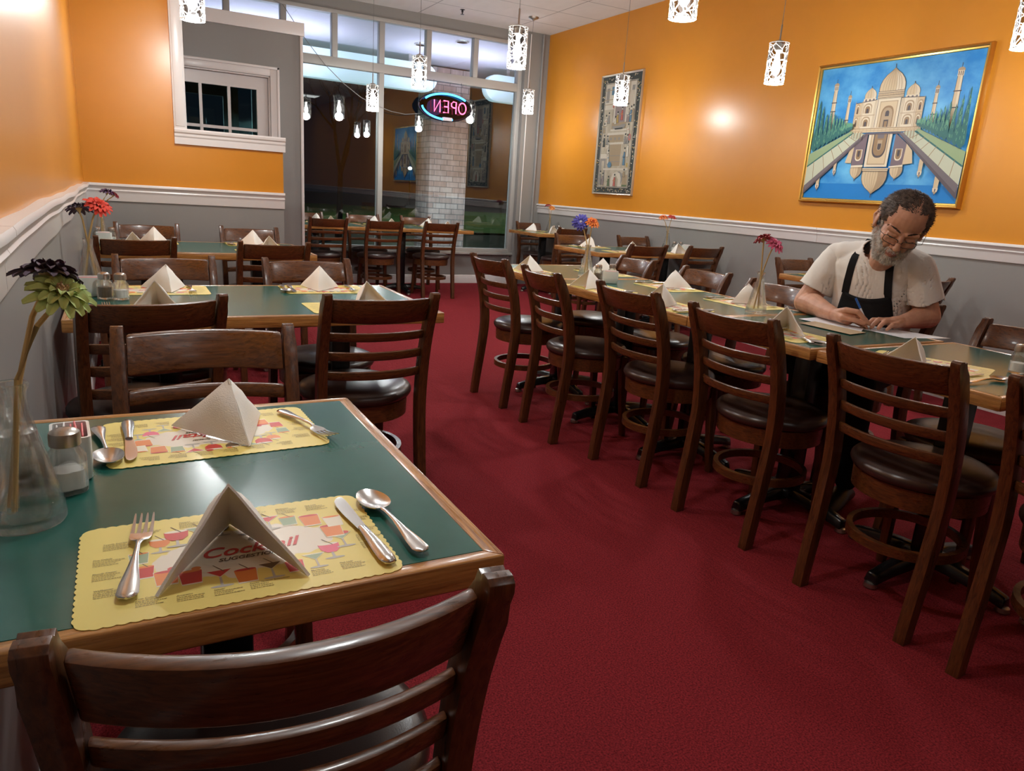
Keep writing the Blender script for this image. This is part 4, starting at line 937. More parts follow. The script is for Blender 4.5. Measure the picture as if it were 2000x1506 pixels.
def palace_painting():
    y0, y1, z0, z1 = 3.07, 4.435, 1.305, 2.365; e = empty('painting', (0, 0, 0), 0, 'large gold-framed painting of a white domed palace and its reflecting pool', 'painting')
    frame(e, y0, y1, z0, z1, .035, .045, gold)
    a0, a1, b0, b1 = y1-.033, y0+.033, z0+.033, z1-.033
    sky = princ('painted_sky', (.01, .30, .75), .5)
    t = nn(sky, 'ShaderNodeTexCoord'); mp = nn(sky, 'ShaderNodeMapping'); mp.inputs['Scale'].default_value = (1, 1.4, 1.9); lk(sky, t.outputs['Object'], mp.inputs[0])
    n, r = noise_mix(sky, (.003, .21, .60), (.14, .50, .82), 2.4, mp.outputs[0], 5, .34, .72)
    C = dict(stone=(.62, .48, .30), lite=(.72, .62, .46), shade=(.42, .30, .18), dark=(.06, .045, .05), brown=(.28, .17, .08), gray=(.16, .13, .14), tree=(.02, .13, .12), tree2=(.12, .33, .20), grass=(.28, .38, .20), path=(.52, .54, .40), edge=(.10, .075, .085), blue=(.005, .25, .66), mauve=(.17, .12, .14), water=(.003, .20, .58))
    names = list(C); mats = [sky]+[paint('paint_'+k, C[k]) for k in names]; m = MB(); lay = [0]
    A = lambda u, v, z=0: (XR-.016-z, a0+(a1-a0)*u, b0+(b1-b0)*v)
    def P(pts, k, flip=False):
        lay[0] += .00004; m.put([A(u, v, lay[0]) for u, v in pts], [tuple(range(len(pts)))], names.index(k)+1 if k != 'sky' else 0)
    def LN(p, q, w_, k): 
        d = V((q[0]-p[0], q[1]-p[1])); n_ = V((-d.y, d.x)).normalized()*w_/2; P([(p[0]+n_.x, p[1]+n_.y), (q[0]+n_.x, q[1]+n_.y), (q[0]-n_.x, q[1]-n_.y), (p[0]-n_.x, p[1]-n_.y)], k)
    m.put([A(0, 0, -.01), A(1, 0, -.01), A(1, 1, -.01), A(0, 1, -.01), A(0, 0), A(1, 0), A(1, 1), A(0, 1)], [(4, 5, 6, 7), (0, 1, 5, 4), (1, 2, 6, 5), (2, 3, 7, 6), (3, 0, 4, 7)], 0)
    def arch(cx, v0, w_, h_, k, s_=1, kk=None):
        pts = [(cx-w_/2, v0)]+[(cx-w_/2*cos(a)**.8, v0+s_*(h_*.6+h_*.4*sin(a)**1.0)) for a in [pi/2*i/6 for i in range(6)]]+[(cx, v0+s_*h_)]+[(cx+w_/2*cos(a)**.8, v0+s_*(h_*.6+h_*.4*sin(a))) for a in [pi/2*i/6 for i in reversed(range(6))]]+[(cx+w_/2, v0)]
        P(pts, k)
    def minaret(cx, v0, v1, w_, rings_):
        P([(cx-w_*.62, v0), (cx+w_*.62, v0), (cx+w_*.45, v1-.055), (cx-w_*.45, v1-.055)], 'dark'); P([(cx-w_*.55, v0), (cx+w_*.55, v0), (cx+w_*.38, v1-.055), (cx-w_*.38, v1-.055)], 'stone')
        P([(cx+w_*.1, v0), (cx+w_*.55, v0), (cx+w_*.38, v1-.055), (cx+w_*.05, v1-.055)], 'lite')
        for f in rings_: LN((cx-w_*.65, v0+(v1-v0)*f), (cx+w_*.65, v0+(v1-v0)*f), .007, 'dark')
        P([(cx-w_*.5, v1-.055), (cx+w_*.5, v1-.055), (cx+w_*.5, v1-.02), (cx-w_*.5, v1-.02)], 'lite')
        for q in (-.3, 0, .3): LN((cx+q*w_, v1-.052), (cx+q*w_, v1-.024), .004, 'dark')
        P([(cx+w_*.6*cos(a), v1-.02+.022*sin(a)) for a in [pi*i/8 for i in range(9)]], 'shade'); LN((cx, v1), (cx, v1+.03), .003, 'dark')
    minaret(.119, .50, .885, .030, (.45, .62)); minaret(.228, .50, .785, .022, (.35,)); minaret(.771, .50, .795, .022, (.35, .6)); minaret(.882, .50, .897, .034, (.35, .62))
    # water, then banks
    P([(0, 0), (1, 0), (1, .33), (.70, .50), (.30, .50), (0, .33)], 'water'); P([(.02, .12), (.98, .12), (.62, .48), (.38, .48)], 'sky')
    P([(0, .0), (1, 0), (1, .07), (.6, .10), (.3, .06), (0, .09)], 'water')
    def dome(cx, v0, w_, h_, k='stone', s_=1, ribs=6):
        pr = [(.46, 0), (.50, .12), (.52, .28), (.50, .45), (.43, .62), (.30, .78), (.14, .90), (.03, 1.0)]
        P([(cx-a*w_, v0+s_*b*h_) for a, b in pr]+[(cx+a*w_, v0+s_*b*h_) for a, b in reversed(pr)], 'dark')
        P([(cx-a*w_*.96, v0+s_*b*h_*.985) for a, b in pr]+[(cx+a*w_*.96, v0+s_*b*h_*.985) for a, b in reversed(pr)], k)
        P([(cx+a*w_*(.3), v0+s_*b*h_*.97) for a, b in pr]+[(cx+a*w_*.94, v0+s_*b*h_*.97) for a, b in reversed(pr)], 'lite' if s_ > 0 else 'shade')
        for i in range(1, ribs):
            f = -1+2*i/ribs
            for (a, b), (c, d) in zip(pr[1:-1], pr[2:]): LN((cx+f*a*w_*.9, v0+s_*b*h_), (cx+f*c*w_*.9, v0+s_*d*h_), .0022, 'shade')
        LN((cx, v0+s_*h_), (cx, v0+s_*h_*1.16), .004, 'dark')
    # building
    dome(.368, .742, .075, .082, ribs=4); dome(.634, .742, .078, .084, ribs=4)
    for cx in (.368, .634):
        P([(cx-.042, .722), (cx+.042, .722), (cx+.040, .748), (cx-.040, .748)], 'lite')
        for q in (-.025, 0, .025): arch(cx+q, .722, .012, .022, 'gray')
    dome(.500, .755, .158, .19, ribs=9); P([(.418, .738), (.582, .738), (.580, .79), (.420, .79)], 'stone')
    for v in (.745, .757, .776, .788): LN((.418, v), (.582, v), .003, 'dark')
    for i in range(16): arch(.425+.010*i, .758, .007, .015, 'shade')
    P([(.279, .53), (.714, .524), (.711, .727), (.574, .734), (.419, .734), (.281, .716)], 'lite'); P([(.279, .53), (.325, .53), (.325, .718), (.281, .716)], 'stone'); P([(.672, .526), (.714, .524), (.711, .727), (.672, .729)], 'stone')
    LN((.281, .716), (.419, .734), .005, 'dark'); LN((.574, .734), (.711, .727), .005, 'dark')
    for x in (.281, .325, .333, .410, .418, .582, .590, .664, .672, .711): LN((x, .53), (x, .732), .003, 'shade')
    for v in (.622, .628): LN((.281, v), (.42, v), .003, 'shade'); LN((.58, v), (.713, v), .003, 'shade')
    for cx, w_ in ((.366, .044), (.628, .044), (.300, .022), (.692, .024)):
        for v in (.545, .640): arch(cx, v, w_*1.25, .072, 'shade'); arch(cx, v, w_, .062, 'lite'); arch(cx, v, w_*.7, .052, 'brown'); arch(cx, v, w_*.35, .035, 'dark')
    P([(.427, .533), (.573, .531), (.573, .738), (.427, .738)], 'dark'); P([(.430, .533), (.570, .531), (.570, .735), (.430, .735)], 'lite'); P([(.444, .533), (.556, .532), (.556, .718), (.444, .718)], 'shade'); P([(.449, .533), (.551, .532), (.551, .712), (.449, .712)], 'stone')
    arch(.500, .533, .080, .152, 'brown'); arch(.500, .533, .066, .138, 'shade'); arch(.500, .61, .024, .04, 'dark'); P([(.485, .533), (.515, .533), (.515, .585), (.485, .585)], 'dark'); P([(.491, .533), (.509, .533), (.509, .575), (.491, .575)], 'brown')
    P([(.270, .500), (.724, .496), (.718, .525), (.278, .531)], 'stone'); LN((.27, .513), (.722, .509), .003, 'shade'); LN((.278, .530), (.718, .524), .004, 'brown')
    for i in range(18): LN((.285+.025*i, .502), (.286+.025*i, .528), .002, 'shade')
    # reflection
    dome(.360, .25, .078, .095, s_=-1, ribs=4); dome(.622, .25, .078, .09, s_=-1, ribs=4); dome(.490, .235, .162, .185, s_=-1, ribs=9)
    P([(.325, .43), (.404, .485), (.404, .265), (.323, .256)], 'mauve'); P([(.582, .485), (.66, .41), (.655, .262), (.582, .252)], 'mauve'); P([(.30, .39), (.325, .41), (.32, .275), (.277, .277)], 'stone'); P([(.66, .41), (.70, .36), (.715, .271), (.655, .262)], 'stone')
    for cx in (.363, .620): arch(cx, .375, .045, .085, 'lite', -1); arch(cx, .372, .034, .072, 'brown', -1); arch(cx, .365, .016, .045, 'dark', -1)
    P([(.412, .246), (.560, .247), (.562, .487), (.412, .487)], 'lite'); P([(.428, .262), (.546, .262), (.546, .487), (.428, .487)], 'shade'); P([(.434, .270), (.540, .270), (.540, .487), (.434, .487)], 'stone')
    arch(.490, .487, .088, .175, 'dark', -1); arch(.490, .487, .076, .160, 'brown', -1); arch(.490, .44, .030, .075, 'shade', -1); arch(.490, .415, .022, .045, 'dark', -1); P([(.468, .487), (.512, .487), (.510, .452), (.470, .452)], 'gray')
    P([(.405, .237), (.575, .237), (.572, .215), (.408, .215)], 'stone'); LN((.405, .226), (.575, .226), .003, 'dark'); LN((.408, .214), (.572, .214), .003, 'dark'); P([(.325, .256), (.404, .262), (.404, .245), (.325, .24)], 'lite'); P([(.575, .25), (.66, .262), (.66, .247), (.575, .24)], 'lite')
    for cx, v0, v1, w_ in ((.211, .285, .185, .022), (.101, .17, .07, .028), (.768, .30, .175, .028), (.877, .18, .062, .032)):
        P([(cx-w_*.45, v0), (cx+w_*.45, v0), (cx+w_*.4, v1+.04), (cx-w_*.4, v1+.04)], 'stone'); P([(cx-w_*.5, v1+.04), (cx+w_*.5, v1+.04), (cx+w_*.4, v1+.015), (cx-w_*.4, v1+.015)], 'lite'); LN((cx, v1+.035), (cx, v1+.018), .008, 'gray'); LN((cx, v1+.02), (cx, v1-.01), .004, 'dark')
        P([(cx-w_*.4, v1+.015), (cx+w_*.4, v1+.015), (cx, v1-.003)], 'shade')
    # banks: grass, paths, stone edging
    P([(0, .345), (.285, .515), (.30, .505), (0, .245)], 'grass'); P([(1, .345), (.71, .512), (.70, .50), (1, .245)], 'grass')
    P([(0, .250), (.30, .500), (.352, .498), (.385, .487), (0, .085), (0, .1)], 'path'); P([(1, .250), (.695, .495), (.645, .495), (.612, .487), (1, .11)], 'path')
    LN((0, .248), (.302, .500), .010, 'tree'); LN((1, .248), (.695, .495), .010, 'tree')
    for f in (.16, .36, .54, .68, .8, .9): LN((.0+.30*f, .25+.25*f), (.385*f*.96, .085+.39*f), .0035, 'brown'); LN((1-.30*f, .25+.25*f), (1-.388*f*.96, .11+.37*f), .0035, 'brown')
    P([(0, .085), (.378, .487), (.405, .487), (.004, .035), (0, .03)], 'edge'); P([(.012, .062), (.380, .478), (.395, .485), (.380, .490), (0, .095)], 'gray')
    P([(1, .11), (.618, .488), (.595, .487), (1, .03)], 'edge'); P([(.99, .075), (.61, .484), (.622, .492), (1, .125)], 'gray')
    LN((.385, .487), (.612, .487), .012, 'edge')
    rnd = random.Random(4)
    for side in (0, 1):
        xs = (.03, .062, .094, .124, .150, .174, .196, .216, .234, .250, .264, .277, .288)
        for i, x in enumerate(xs):
            top = (.745, .70, .64, .66, .635, .62, .61, .60, .585, .575, .565, .555, .545)[i]; base = .345+(x*.60); w_ = .020-.012*i/12
            ms = (lambda q: 1-q) if side else (lambda q: q)
            pts = [(ms(x-w_), base+.03), (ms(x), base)]+[(ms(x+w_*(1-.85*k/8)+rnd.uniform(-.002, .004)), base+.03+(top-base-.03)*k/8) for k in range(9)]+[(ms(x+.002), top+.02)]+[(ms(x-w_*(1-.85*k/8)-rnd.uniform(-.002, .004)), base+.03+(top-base-.03)*k/8) for k in reversed(range(9))]
            P(pts, 'tree')
            for k in range(16): 
                f = rnd.random()*.9; a = ms(x+rnd.uniform(-w_, w_)*.75*(1-f*.8)); b = base+.03+(top-base-.03)*f; LN((a, b), (a+rnd.uniform(-.004, .004), b+.022), .0035, 'tree2')
    for i in range(4):
        x = .305+i*.02; LN((x, .46-i*.004), (x+.002, .505), .004, 'brown'); LN((.70-i*.018, .44+i*.01), (.70-i*.018, .50), .004, 'brown')
    m.build('canvas', mats, e, fixn=False)
palace_painting()
def tapestry():
    y0, y1, z0, z1 = 6.775, 7.555, 1.275, 2.60; e = empty('framed_tapestry', (0, 0, 0), 0, 'tall narrow framed tapestry of pale courtly figures with a dark leafy border', 'tapestry')
    frame(e, y0, y1, z0, z1, .020, .030, silverf)
    C = dict(ground=(.42, .36, .26), lite=(.55, .50, .40), dark=(.045, .05, .045), tan=(.34, .26, .16), gray=(.25, .235, .21), red=(.45, .12, .09), blue=(.10, .20, .28), green=(.12, .16, .08), mauve=(.26, .21, .20), ochre=(.42, .29, .08))
    names = list(C); mats = [paint('thread_'+k, C[k], .85) for k in names]
    noise_mix(mats[0], (.36, .31, .22), (.47, .41, .31), 14); m = MB(); lay = [0]; rnd = random.Random(11); fw = .019
    A = lambda u, v, z: (XR-.012-z, y1-fw-(y1-y0-2*fw)*u/.56, z0+fw+(z1-z0-2*fw)*v)
    def P(pts, k): lay[0] += .00003; m.put([A(u, v, lay[0]) for u, v in pts], [tuple(range(len(pts)))], names.index(k))
    def R_(x0, x1, v0, v1, k): P([(x0, v0), (x1, v0), (x1, v1), (x0, v1)], k)
    def el(cx, cy, rx, ry, k): P([(cx+rx*cos(2*pi*i/12), cy+ry*sin(2*pi*i/12)) for i in range(12)], k)
    R_(0, .56, 0, 1, 'dark')
    def leaf(x, y, a, k): P([(x, y), (x+.014*cos(a+.5), y+.009*sin(a+.5)), (x+.026*cos(a), y+.017*sin(a)), (x+.014*cos(a-.5), y+.009*sin(a-.5))], k)
    for i in range(190):
        q = rnd.random()*3.1
        if q < 1.1: x, y = rnd.uniform(.008, .045), rnd.random()*.98
        elif q < 2.2: x, y = rnd.uniform(.505, .545), rnd.random()*.98
        elif q < 2.65: x, y = rnd.uniform(.0, .55), rnd.uniform(.004, .040)
        else: x, y = rnd.uniform(.0, .55), rnd.uniform(.945, .99)
        leaf(x, y, rnd.uniform(0, 6.28), rnd.choice(['lite', 'ground', 'ground', 'green', 'tan', 'ochre']))
    R_(.052, .508, .048, .942, 'lite'); R_(.057, .503, .052, .938, 'dark'); R_(.063, .497, .056, .934, 'ground')
    # architecture: throne hall, stair, terraces, arch gate
    R_(.063, .20, .72, .934, 'lite'); R_(.075, .12, .78, .90, 'gray'); R_(.15, .19, .84, .91, 'blue'); R_(.20, .40, .60, .90, 'mauve'); R_(.205, .225, .60, .93, 'lite'); R_(.375, .395, .60, .93, 'lite'); R_(.42, .495, .70, .93, 'lite'); R_(.44, .48, .86, .90, 'gray')
    for v in (.76, .80, .88): R_(.063, .2, v, v+.006, 'tan')
    for x in (.41, .43, .45, .47): R_(x, x+.006, .70, .86, 'tan')
    R_(.19, .40, .545, .605, 'tan'); R_(.18, .41, .535, .55, 'lite'); R_(.14, .42, .50, .52, 'lite'); R_(.17, .38, .44, .50, 'tan')
    for x in (.20, .26, .32): el(x, .468, .014, .013, 'gray')
    R_(.15, .40, .42, .435, 'lite'); R_(.20, .36, .235, .42, 'tan'); R_(.20, .36, .32, .325, 'gray'); R_(.20, .36, .27, .275, 'gray'); R_(.063, .16, .30, .34, 'lite'); R_(.07, .15, .10, .30, 'gray'); R_(.09, .13, .12, .28, 'ground')
    R_(.12, .48, .20, .215, 'lite'); P([(.25, .056), (.25, .13), (.28, .17), (.33, .185), (.38, .17), (.41, .13), (.41, .056)], 'lite'); P([(.30, .056), (.30, .12), (.33, .15), (.36, .12), (.36, .056)], 'ground')
    P([(.40, .07), (.40, .13), (.38, .17), (.34, .187), (.37, .19), (.41, .17), (.425, .12)], 'gray'); R_(.42, .49, .075, .16, 'tan'); R_(.42, .49, .06, .075, 'green')
    def fig(x, y, h_, robe, sash=None):
        P([(x-.018, y), (x+.020, y), (x+.012, y+h_*.7), (x-.010, y+h_*.72)], 'dark'); P([(x-.015, y+.002), (x+.016, y+.002), (x+.009, y+h_*.68), (x-.008, y+h_*.70)], robe); el(x, y+h_*.82, .008, .011, 'lite'); el(x+.001, y+h_*.9, .010, .009, 'dark')
        P([(x-.008, y+h_*.6), (x-.024, y+h_*.42), (x-.018, y+h_*.38), (x, y+h_*.52)], robe)
        if sash: P([(x-.012, y+h_*.4), (x+.013, y+h_*.42), (x+.013, y+h_*.46), (x-.012, y+h_*.44)], sash)
    for x, y, h_, rb, sa in ((.10, .58, .10, 'lite', 'red'), (.14, .60, .10, 'gray', None), (.085, .52, .09, 'tan', 'blue'), (.27, .60, .10, 'ochre', 'red'), (.33, .62, .12, 'red', 'ochre'), (.24, .59, .07, 'lite', None), (.42, .60, .12, 'mauve', 'lite'), (.455, .60, .14, 'blue', 'lite'), (.485, .60, .15, 'tan', None),
        (.41, .66, .10, 'lite', None), (.44, .50, .09, 'lite', 'red'), (.10, .40, .11, 'dark', None), (.15, .42, .08, 'gray', None), (.17, .34, .12, 'lite', 'tan'), (.185, .25, .13, 'lite', 'blue'), (.41, .42, .09, 'gray', None), (.42, .24, .16, 'blue', 'dark'), (.46, .31, .14, 'lite', None), (.445, .42, .08, 'gray', None),
        (.09, .07, .13, 'gray', None), (.13, .07, .11, 'mauve', None), (.22, .06, .09, 'green', None), (.31, .06, .11, 'red', 'ochre'), (.44, .14, .07, 'tan', None)): fig(x, y, h_, rb, sa)
    el(.215, .245, .030, .026, 'blue'); el(.47, .475, .020, .028, 'red'); el(.47, .475, .012, .018, 'mauve'); P([(.20, .575), (.30, .575), (.36, .59), (.40, .585), (.38, .555), (.22, .55)], 'gray'); P([(.24, .556), (.36, .56), (.36, .548), (.25, .545)], 'dark'); R_(.46, .48, .225, .26, 'ochre'); el(.20, .755, .012, .03, 'red')
    m.build('woven_picture', mats, e, fixn=False)
tapestry()
# ================================================================ THE MAN WRITING
skin = princ('skin', (.56, .29, .185), .48, spec=.45); BS(skin).inputs['Subsurface Weight'].default_value = .12; BS(skin).inputs['Subsurface Radius'].default_value = (.012, .004, .002)
noise_mix(skin, (.50, .245, .155), (.62, .33, .215), 18, coord(skin), 4, .35, .65)
lipm = princ('lips', (.33, .11, .085), .45)
shirtm = princ('white_cotton', (.76, .73, .68), .85, spec=.2, sheen=.2)
apronm = princ('black_apron_cloth', (.006, .006, .007), .8, spec=.25)
trouserm = princ('black_trousers', (.010, .011, .014), .85, spec=.2); shoem = princ('black_shoe', (.012, .011, .010), .4)
hairm = princ('greying_brown_hair', (.07, .042, .028), .6); noise_mix(hairm, (.028, .017, .012), (.16, .115, .09), 60, coord(hairm), 3, .35, .7)
beardm = princ('grey_beard', (.42, .38, .34), .8); noise_mix(beardm, (.34, .29, .25), (.80, .76, .70), 70, coord(beardm), 3, .3, .65)
browm = princ('eyebrow_hair', (.05, .03, .022), .7); lensm = window_glass('spectacle_lens', 1.12)
def remeshed(mb, vox, smooth=2, fac=.6):
    me = mb.mesh('tmp', skin); bm = bmesh.new(); bm.from_mesh(me); bmesh.ops.recalc_face_normals(bm, faces=bm.faces); bm.to_mesh(me); bm.free()
    o = bpy.data.objects.new('tmp', me); COL.objects.link(o)
    r = o.modifiers.new('r', 'REMESH'); r.mode = 'VOXEL'; r.voxel_size = vox
    s_ = o.modifiers.new('s', 'SMOOTH'); s_.iterations = smooth; s_.factor = fac
    dg = bpy.context.evaluated_depsgraph_get(); dg.update(); out = bpy.data.meshes.new_from_object(o.evaluated_get(dg))
    bpy.data.objects.remove(o); bpy.data.meshes.remove(me); out.materials.clear(); return out
def link(name, me, mats, parent):
    for m_ in mats: me.materials.append(m_)
    for p in me.polygons: p.use_smooth = True
    o = bpy.data.objects.new(name, me); COL.objects.link(o); o.parent = parent; return o
man = empty('person', (3.0, 2.1, 0), 0, 'bearded man in a white t-shirt and black apron, seated and writing at the table', 'person')
MO = V((3.0, 2.1, 0))
# head frame: X = his right, Y = face forward, Z = crown
r_w, d_w, f_w = V((.879, -.473, .058)), V((-.06, -.26, -.96)).normalized(), V((.82, .57, -.06)).normalized()
img_r = (r_w-f_w*r_w.dot(f_w)).normalized(); img_d = -(img_r.cross(f_w)).normalized()
if img_d.z > 0: img_d = -img_d
HU = (img_r*.46-img_d*.89).normalized()          # up axis of the head as seen in the picture
NOD = RA(31); TURN = RA(15)
HF = (-f_w*cos(NOD)-HU*sin(NOD)).normalized(); HZ = (HU*cos(NOD)-f_w*sin(NOD)).normalized(); HX = HF.cross(HZ).normalized()
Rt = Matrix.Rotation(TURN, 3, HZ); HF = Rt @ HF; HX = Rt @ HX
HS = 1.10; HC = V((2.76, 1.885, 1.185))
def HP(x, y, z): return HC+(HX*x+HF*y+HZ*z)*HS
HR = Matrix((HX, HF, HZ)).transposed()
def make_body():
    m = MB()
    def e_(x, y, z, rx, ry, rz, n=24, k=16): m.ell(HP(x, y, z), (rx*HS, ry*HS, rz*HS), n, k, R=HR)
    def c_(a, r0, b, r1): m.cone(HP(*a), r0*HS, HP(*b), r1*HS, 12)
    e_(0, -.012, .040, .076, .094, .080); e_(0, .012, .045, .070, .078, .070); e_(0, .030, -.012, .062, .060, .085); e_(0, .035, -.070, .050, .046, .040); e_(0, .066, -.094, .026, .022, .020)
    c_((-.058, .0, -.04), .020, (-.030, .060, -.092), .020); c_((.058, .0, -.04), .020, (.030, .060, -.092), .020)
    for s_ in (-1, 1):
        e_(s_*.036, .060, -.022, .026, .026, .022); c_((s_*.012, .088, .022), .009, (s_*.048, .070, .020), .010)
        e_(s_*.031, .072, .001, .0165, .0165, .0125)                       # eyeball under the lids
        c_((s_*.016, .0835, -.004), .003, (s_*.044, .077, -.003), .003)     # lower lid
        c_((s_*.018, .086, .006), .0045, (s_*.045, .079, .004), .004)       # lowered upper lid
        e_(s_*.013, .098, -.032, .0085, .010, .0075)
        e_(s_*.084, -.014, .002, .006, .020, .031); c_((s_*.088, -.024, .028), .006, (s_*.095, -.032, -.004), .0055); c_((s_*.088, -.024, .028), .006, (s_*.084, .004, .022), .005); c_((s_*.095, -.032, -.004), .0055, (s_*.084, -.010, -.026), .006); e_(s_*.083, -.006, -.028, .007, .009, .010)
        c_((s_*.030, .082, -.030), .010, (s_*.036, .070, -.058), .010)      # cheek fold
    c_((0, .088, .018), .0085, (0, .110, -.018), .0105); e_(0, .112, -.026, .0125, .0125, .011); e_(0, .086, -.050, .024, .016, .012)
    c_((-.019, .088, -.057), .0042, (0, .097, -.055), .0062); c_((.019, .088, -.057), .0042, (0, .097, -.055), .0062)
    c_((-.016, .088, -.065), .0045, (0, .095, -.067), .0068); c_((.016, .088, -.065), .0045, (0, .095, -.067), .0068); e_(0, .078, -.078, .018, .014, .008)
    # neck and shoulders
    nb = V((2.93, 2.05, 1.055)); m.cone(HP(0, -.030, -.045), .056*HS, nb, .062, 20); m.cone(HP(0, .01, -.065), .045, nb+V((-.04, -.02, -.02)), .052, 16)
    SR, SL = V((2.905, 2.265, 1.010)), V((2.995, 1.935, 1.005)); m.cone(SR, .045, SL, .045, 16); m.cone(nb, .06, V((2.97, 2.10, .86)), .11, 20)
    ER, EL = V((2.825, 2.335, .808)), V((3.065, 1.885, .812)); WR, WL = V((2.690, 2.068, .800)), V((2.890, 1.880, .797))
    m.cone(SR, .056, ER, .052, 18); m.cone(SL, .056, EL, .050, 18)
    for E_p, W_p in ((ER, WR), (EL, WL)):
        mid = E_p.lerp(W_p, .30)+V((0, 0, .004)); m.cone(E_p, .048, mid, .050, 18); m.cone(mid, .050, E_p.lerp(W_p, .7), .037, 18); m.cone(E_p.lerp(W_p, .7), .037, W_p, .029, 18)
    def chain(pts, rs):
        for (p, q), (a, b) in zip(zip(pts, pts[1:]), zip(rs, rs[1:])): m.cone(V(p), a*1.10, V(q), b*1.10, 10)
    # right hand holding the pen: palm edge rests on the table, fingers pinch the barrel
    k0 = V((2.668, 1.985, .812)); tip = V((2.700, 1.898, .778))
    m.cone(WR, .026, V((2.672, 2.010, .800)), .027, 14); m.cone(WR, .024, V((2.700, 2.000, .788)), .024, 14)
    K = [V((2.652, 1.982, .832)), V((2.668, 1.984, .818)), V((2.686, 1.986, .804)), V((2.702, 1.990, .790))]
    for k in K: m.cone(WR.lerp(k, .35), .018, k, .0125, 10)
    m.cone(K[0], .0125, K[3], .012, 10)
    chain([K[0], (2.665, 1.935, .832), (2.690, 1.910, .800), (2.6985, 1.9, .787)], [.0110, .0098, .0088, .0072])      # index
    chain([K[1], (2.688, 1.940, .814), (2.707, 1.915, .788), (2.708, 1.905, .777)], [.0110, .0098, .0086, .0072])     # middle
    chain([K[2], (2.709, 1.950, .790), (2.722, 1.930, .775), (2.717, 1.918, .769)], [.0105, .0095, .0082, .0072])     # ring
    chain([K[3], (2.722, 1.965, .778), (2.733, 1.950, .769), (2.729, 1.938, .768)], [.0095, .0085, .0074, .0068])     # little
    chain([WR.lerp(K[0], .3), (2.648, 1.990, .800), (2.664, 1.945, .797), (2.686, 1.910, .786)], [.017, .0125, .0105, .0080])  # thumb
    # left hand flat on the paper, fingers slightly curled
    KL = [V((2.792, 1.915, .797)), V((2.794, 1.894, .800)), V((2.802, 1.874, .797)), V((2.815, 1.857, .790))]
    m.cone(WL, .026, V((2.835, 1.885, .792)), .026, 14)
    for k in KL: m.cone(WL.lerp(k, .3), .018, k, .0120, 10)
    m.cone(KL[0], .012, KL[3], .0115, 10)
    chain([KL[0], (2.760, 1.928, .797), (2.740, 1.930, .781), (2.732, 1.930, .772)], [.0112, .0100, .0088, .0074])
    chain([KL[1], (2.760, 1.902, .803), (2.735, 1.903, .785), (2.724, 1.903, .772)], [.0112, .0100, .0088, .0074])
    chain([KL[2], (2.768, 1.877, .801), (2.744, 1.877, .784), (2.733, 1.877, .772)], [.0108, .0098, .0086, .0072])
    chain([KL[3], (2.784, 1.853, .790), (2.764, 1.853, .777), (2.754, 1.853, .771)], [.0096, .0086, .0076, .0066])
    chain([WL.lerp(KL[0], .35), (2.822, 1.930, .786), (2.788, 1.950, .778), (2.762, 1.952, .773)], [.017, .0125, .0108, .0085])
    me = remeshed(m, .003, 2, .5)
    for v in me.vertices: v.co -= MO
    o = link('body', me, [skin, lipm], man)
    inv = HR.transposed()
    for p in me.polygons:
        q = inv @ (V(p.center)+MO-HC)/HS
        if abs(q.x) < .021-.25*abs(q.z+.061) and -.072 < q.z < -.0505 and q.y > .082: p.material_index = 1
    return o
body = make_body()
def strands(me, test, n, L, w_, dirf, seed=1, rise=.0):
    """short hairs as thin blades growing from the faces of me that pass test (points in head space)"""
    rnd = random.Random(seed); inv = HR.transposed(); mb = MB(); pool = []
    for p in me.polygons:
        c = inv @ (V(p.center)+MO-HC)/HS
        if c.length > .17: continue
        t = test(c, rnd)
        if t > 0: pool.append((p, c, t))
    if not pool: return mb, pool
    tot = sum(t for _, _, t in pool)
    for p, c, t in pool:
        k = n*t/tot; k = int(k)+(rnd.random() < k-int(k)); nr = V(p.normal)
        for _ in range(k):
            b = V(p.center)+V([rnd.uniform(-.0018, .0018) for _ in range(3)]); d = (HR @ dirf(c, inv @ nr, rnd)).normalized(); l = L*rnd.uniform(.6, 1.2)
            s_ = d.cross(nr); s_ = (s_.normalized() if s_.length > .01 else HX)*w_
            mid = b+nr*l*.28+d*l*.45; e = b+nr*l*.30+d*l
            mb.put([b-s_-nr*.001, b+s_-nr*.001, mid+s_*.8, mid-s_*.8, e], [(0, 1, 2, 3), (3, 2, 4)])
    return mb, pool
def hair_zone(c, rnd=None):
    x, y, z = c; ax = abs(x)
    if y > .085 or (ax > .0755 and z < .040 and y > -.045): return 0
    hl = .078+.35*max(0, .03-ax)*0      # hairline height at the forehead
    if z > .045 and y > .03: 
        dens = .8 if ax < .042 else .9
        return dens if (z > .094 and y < .072) or (ax > .050 and z > .055 and y < .055) else 0
    if y <= .03 and z > .075: return .75 if ax < .04 and y > -.02 else 1
    if ax > .052 and -.012 < y <= .040 and z > .026: return 1
    if y <= -.012 and z > -.055 and not (ax > .074 and z < .03 and y > -.035): return 1
    return 0
def hdir(c, n_, rnd): return V((.35 if c.x > -.015 else -.35, -.75, -.35-.6*max(0, -c.y*6)))+V([rnd.uniform(-.3, .3) for _ in range(3)])
mb, pool = strands(body.data, hair_zone, 17000, .026, .0012, hdir, 2)
mb.build('hair', hairm, man, fixn=False)
def beard_zone(c, rnd=None):
    x, y, z = c; ax = abs(x)
    if z > .012 or z < -.128 or ax > .076: return 0
    if ax < .022 and -.075 < z < -.050 and y > .08: return 0
    if y > .02:
        top = -.040-.0*ax if ax > .03 else -.0395
        line = -.052+(ax-.030)*1.15 if ax > .026 else -.040   # cheek line climbs to the sideburns
        if z < line: return 1 if z < -.05 else .6
        return 0
    if ax > .045 and -.02 < y <= .02 and z < .012: return 1
    return .8 if z < -.06 and y > -.02 else 0
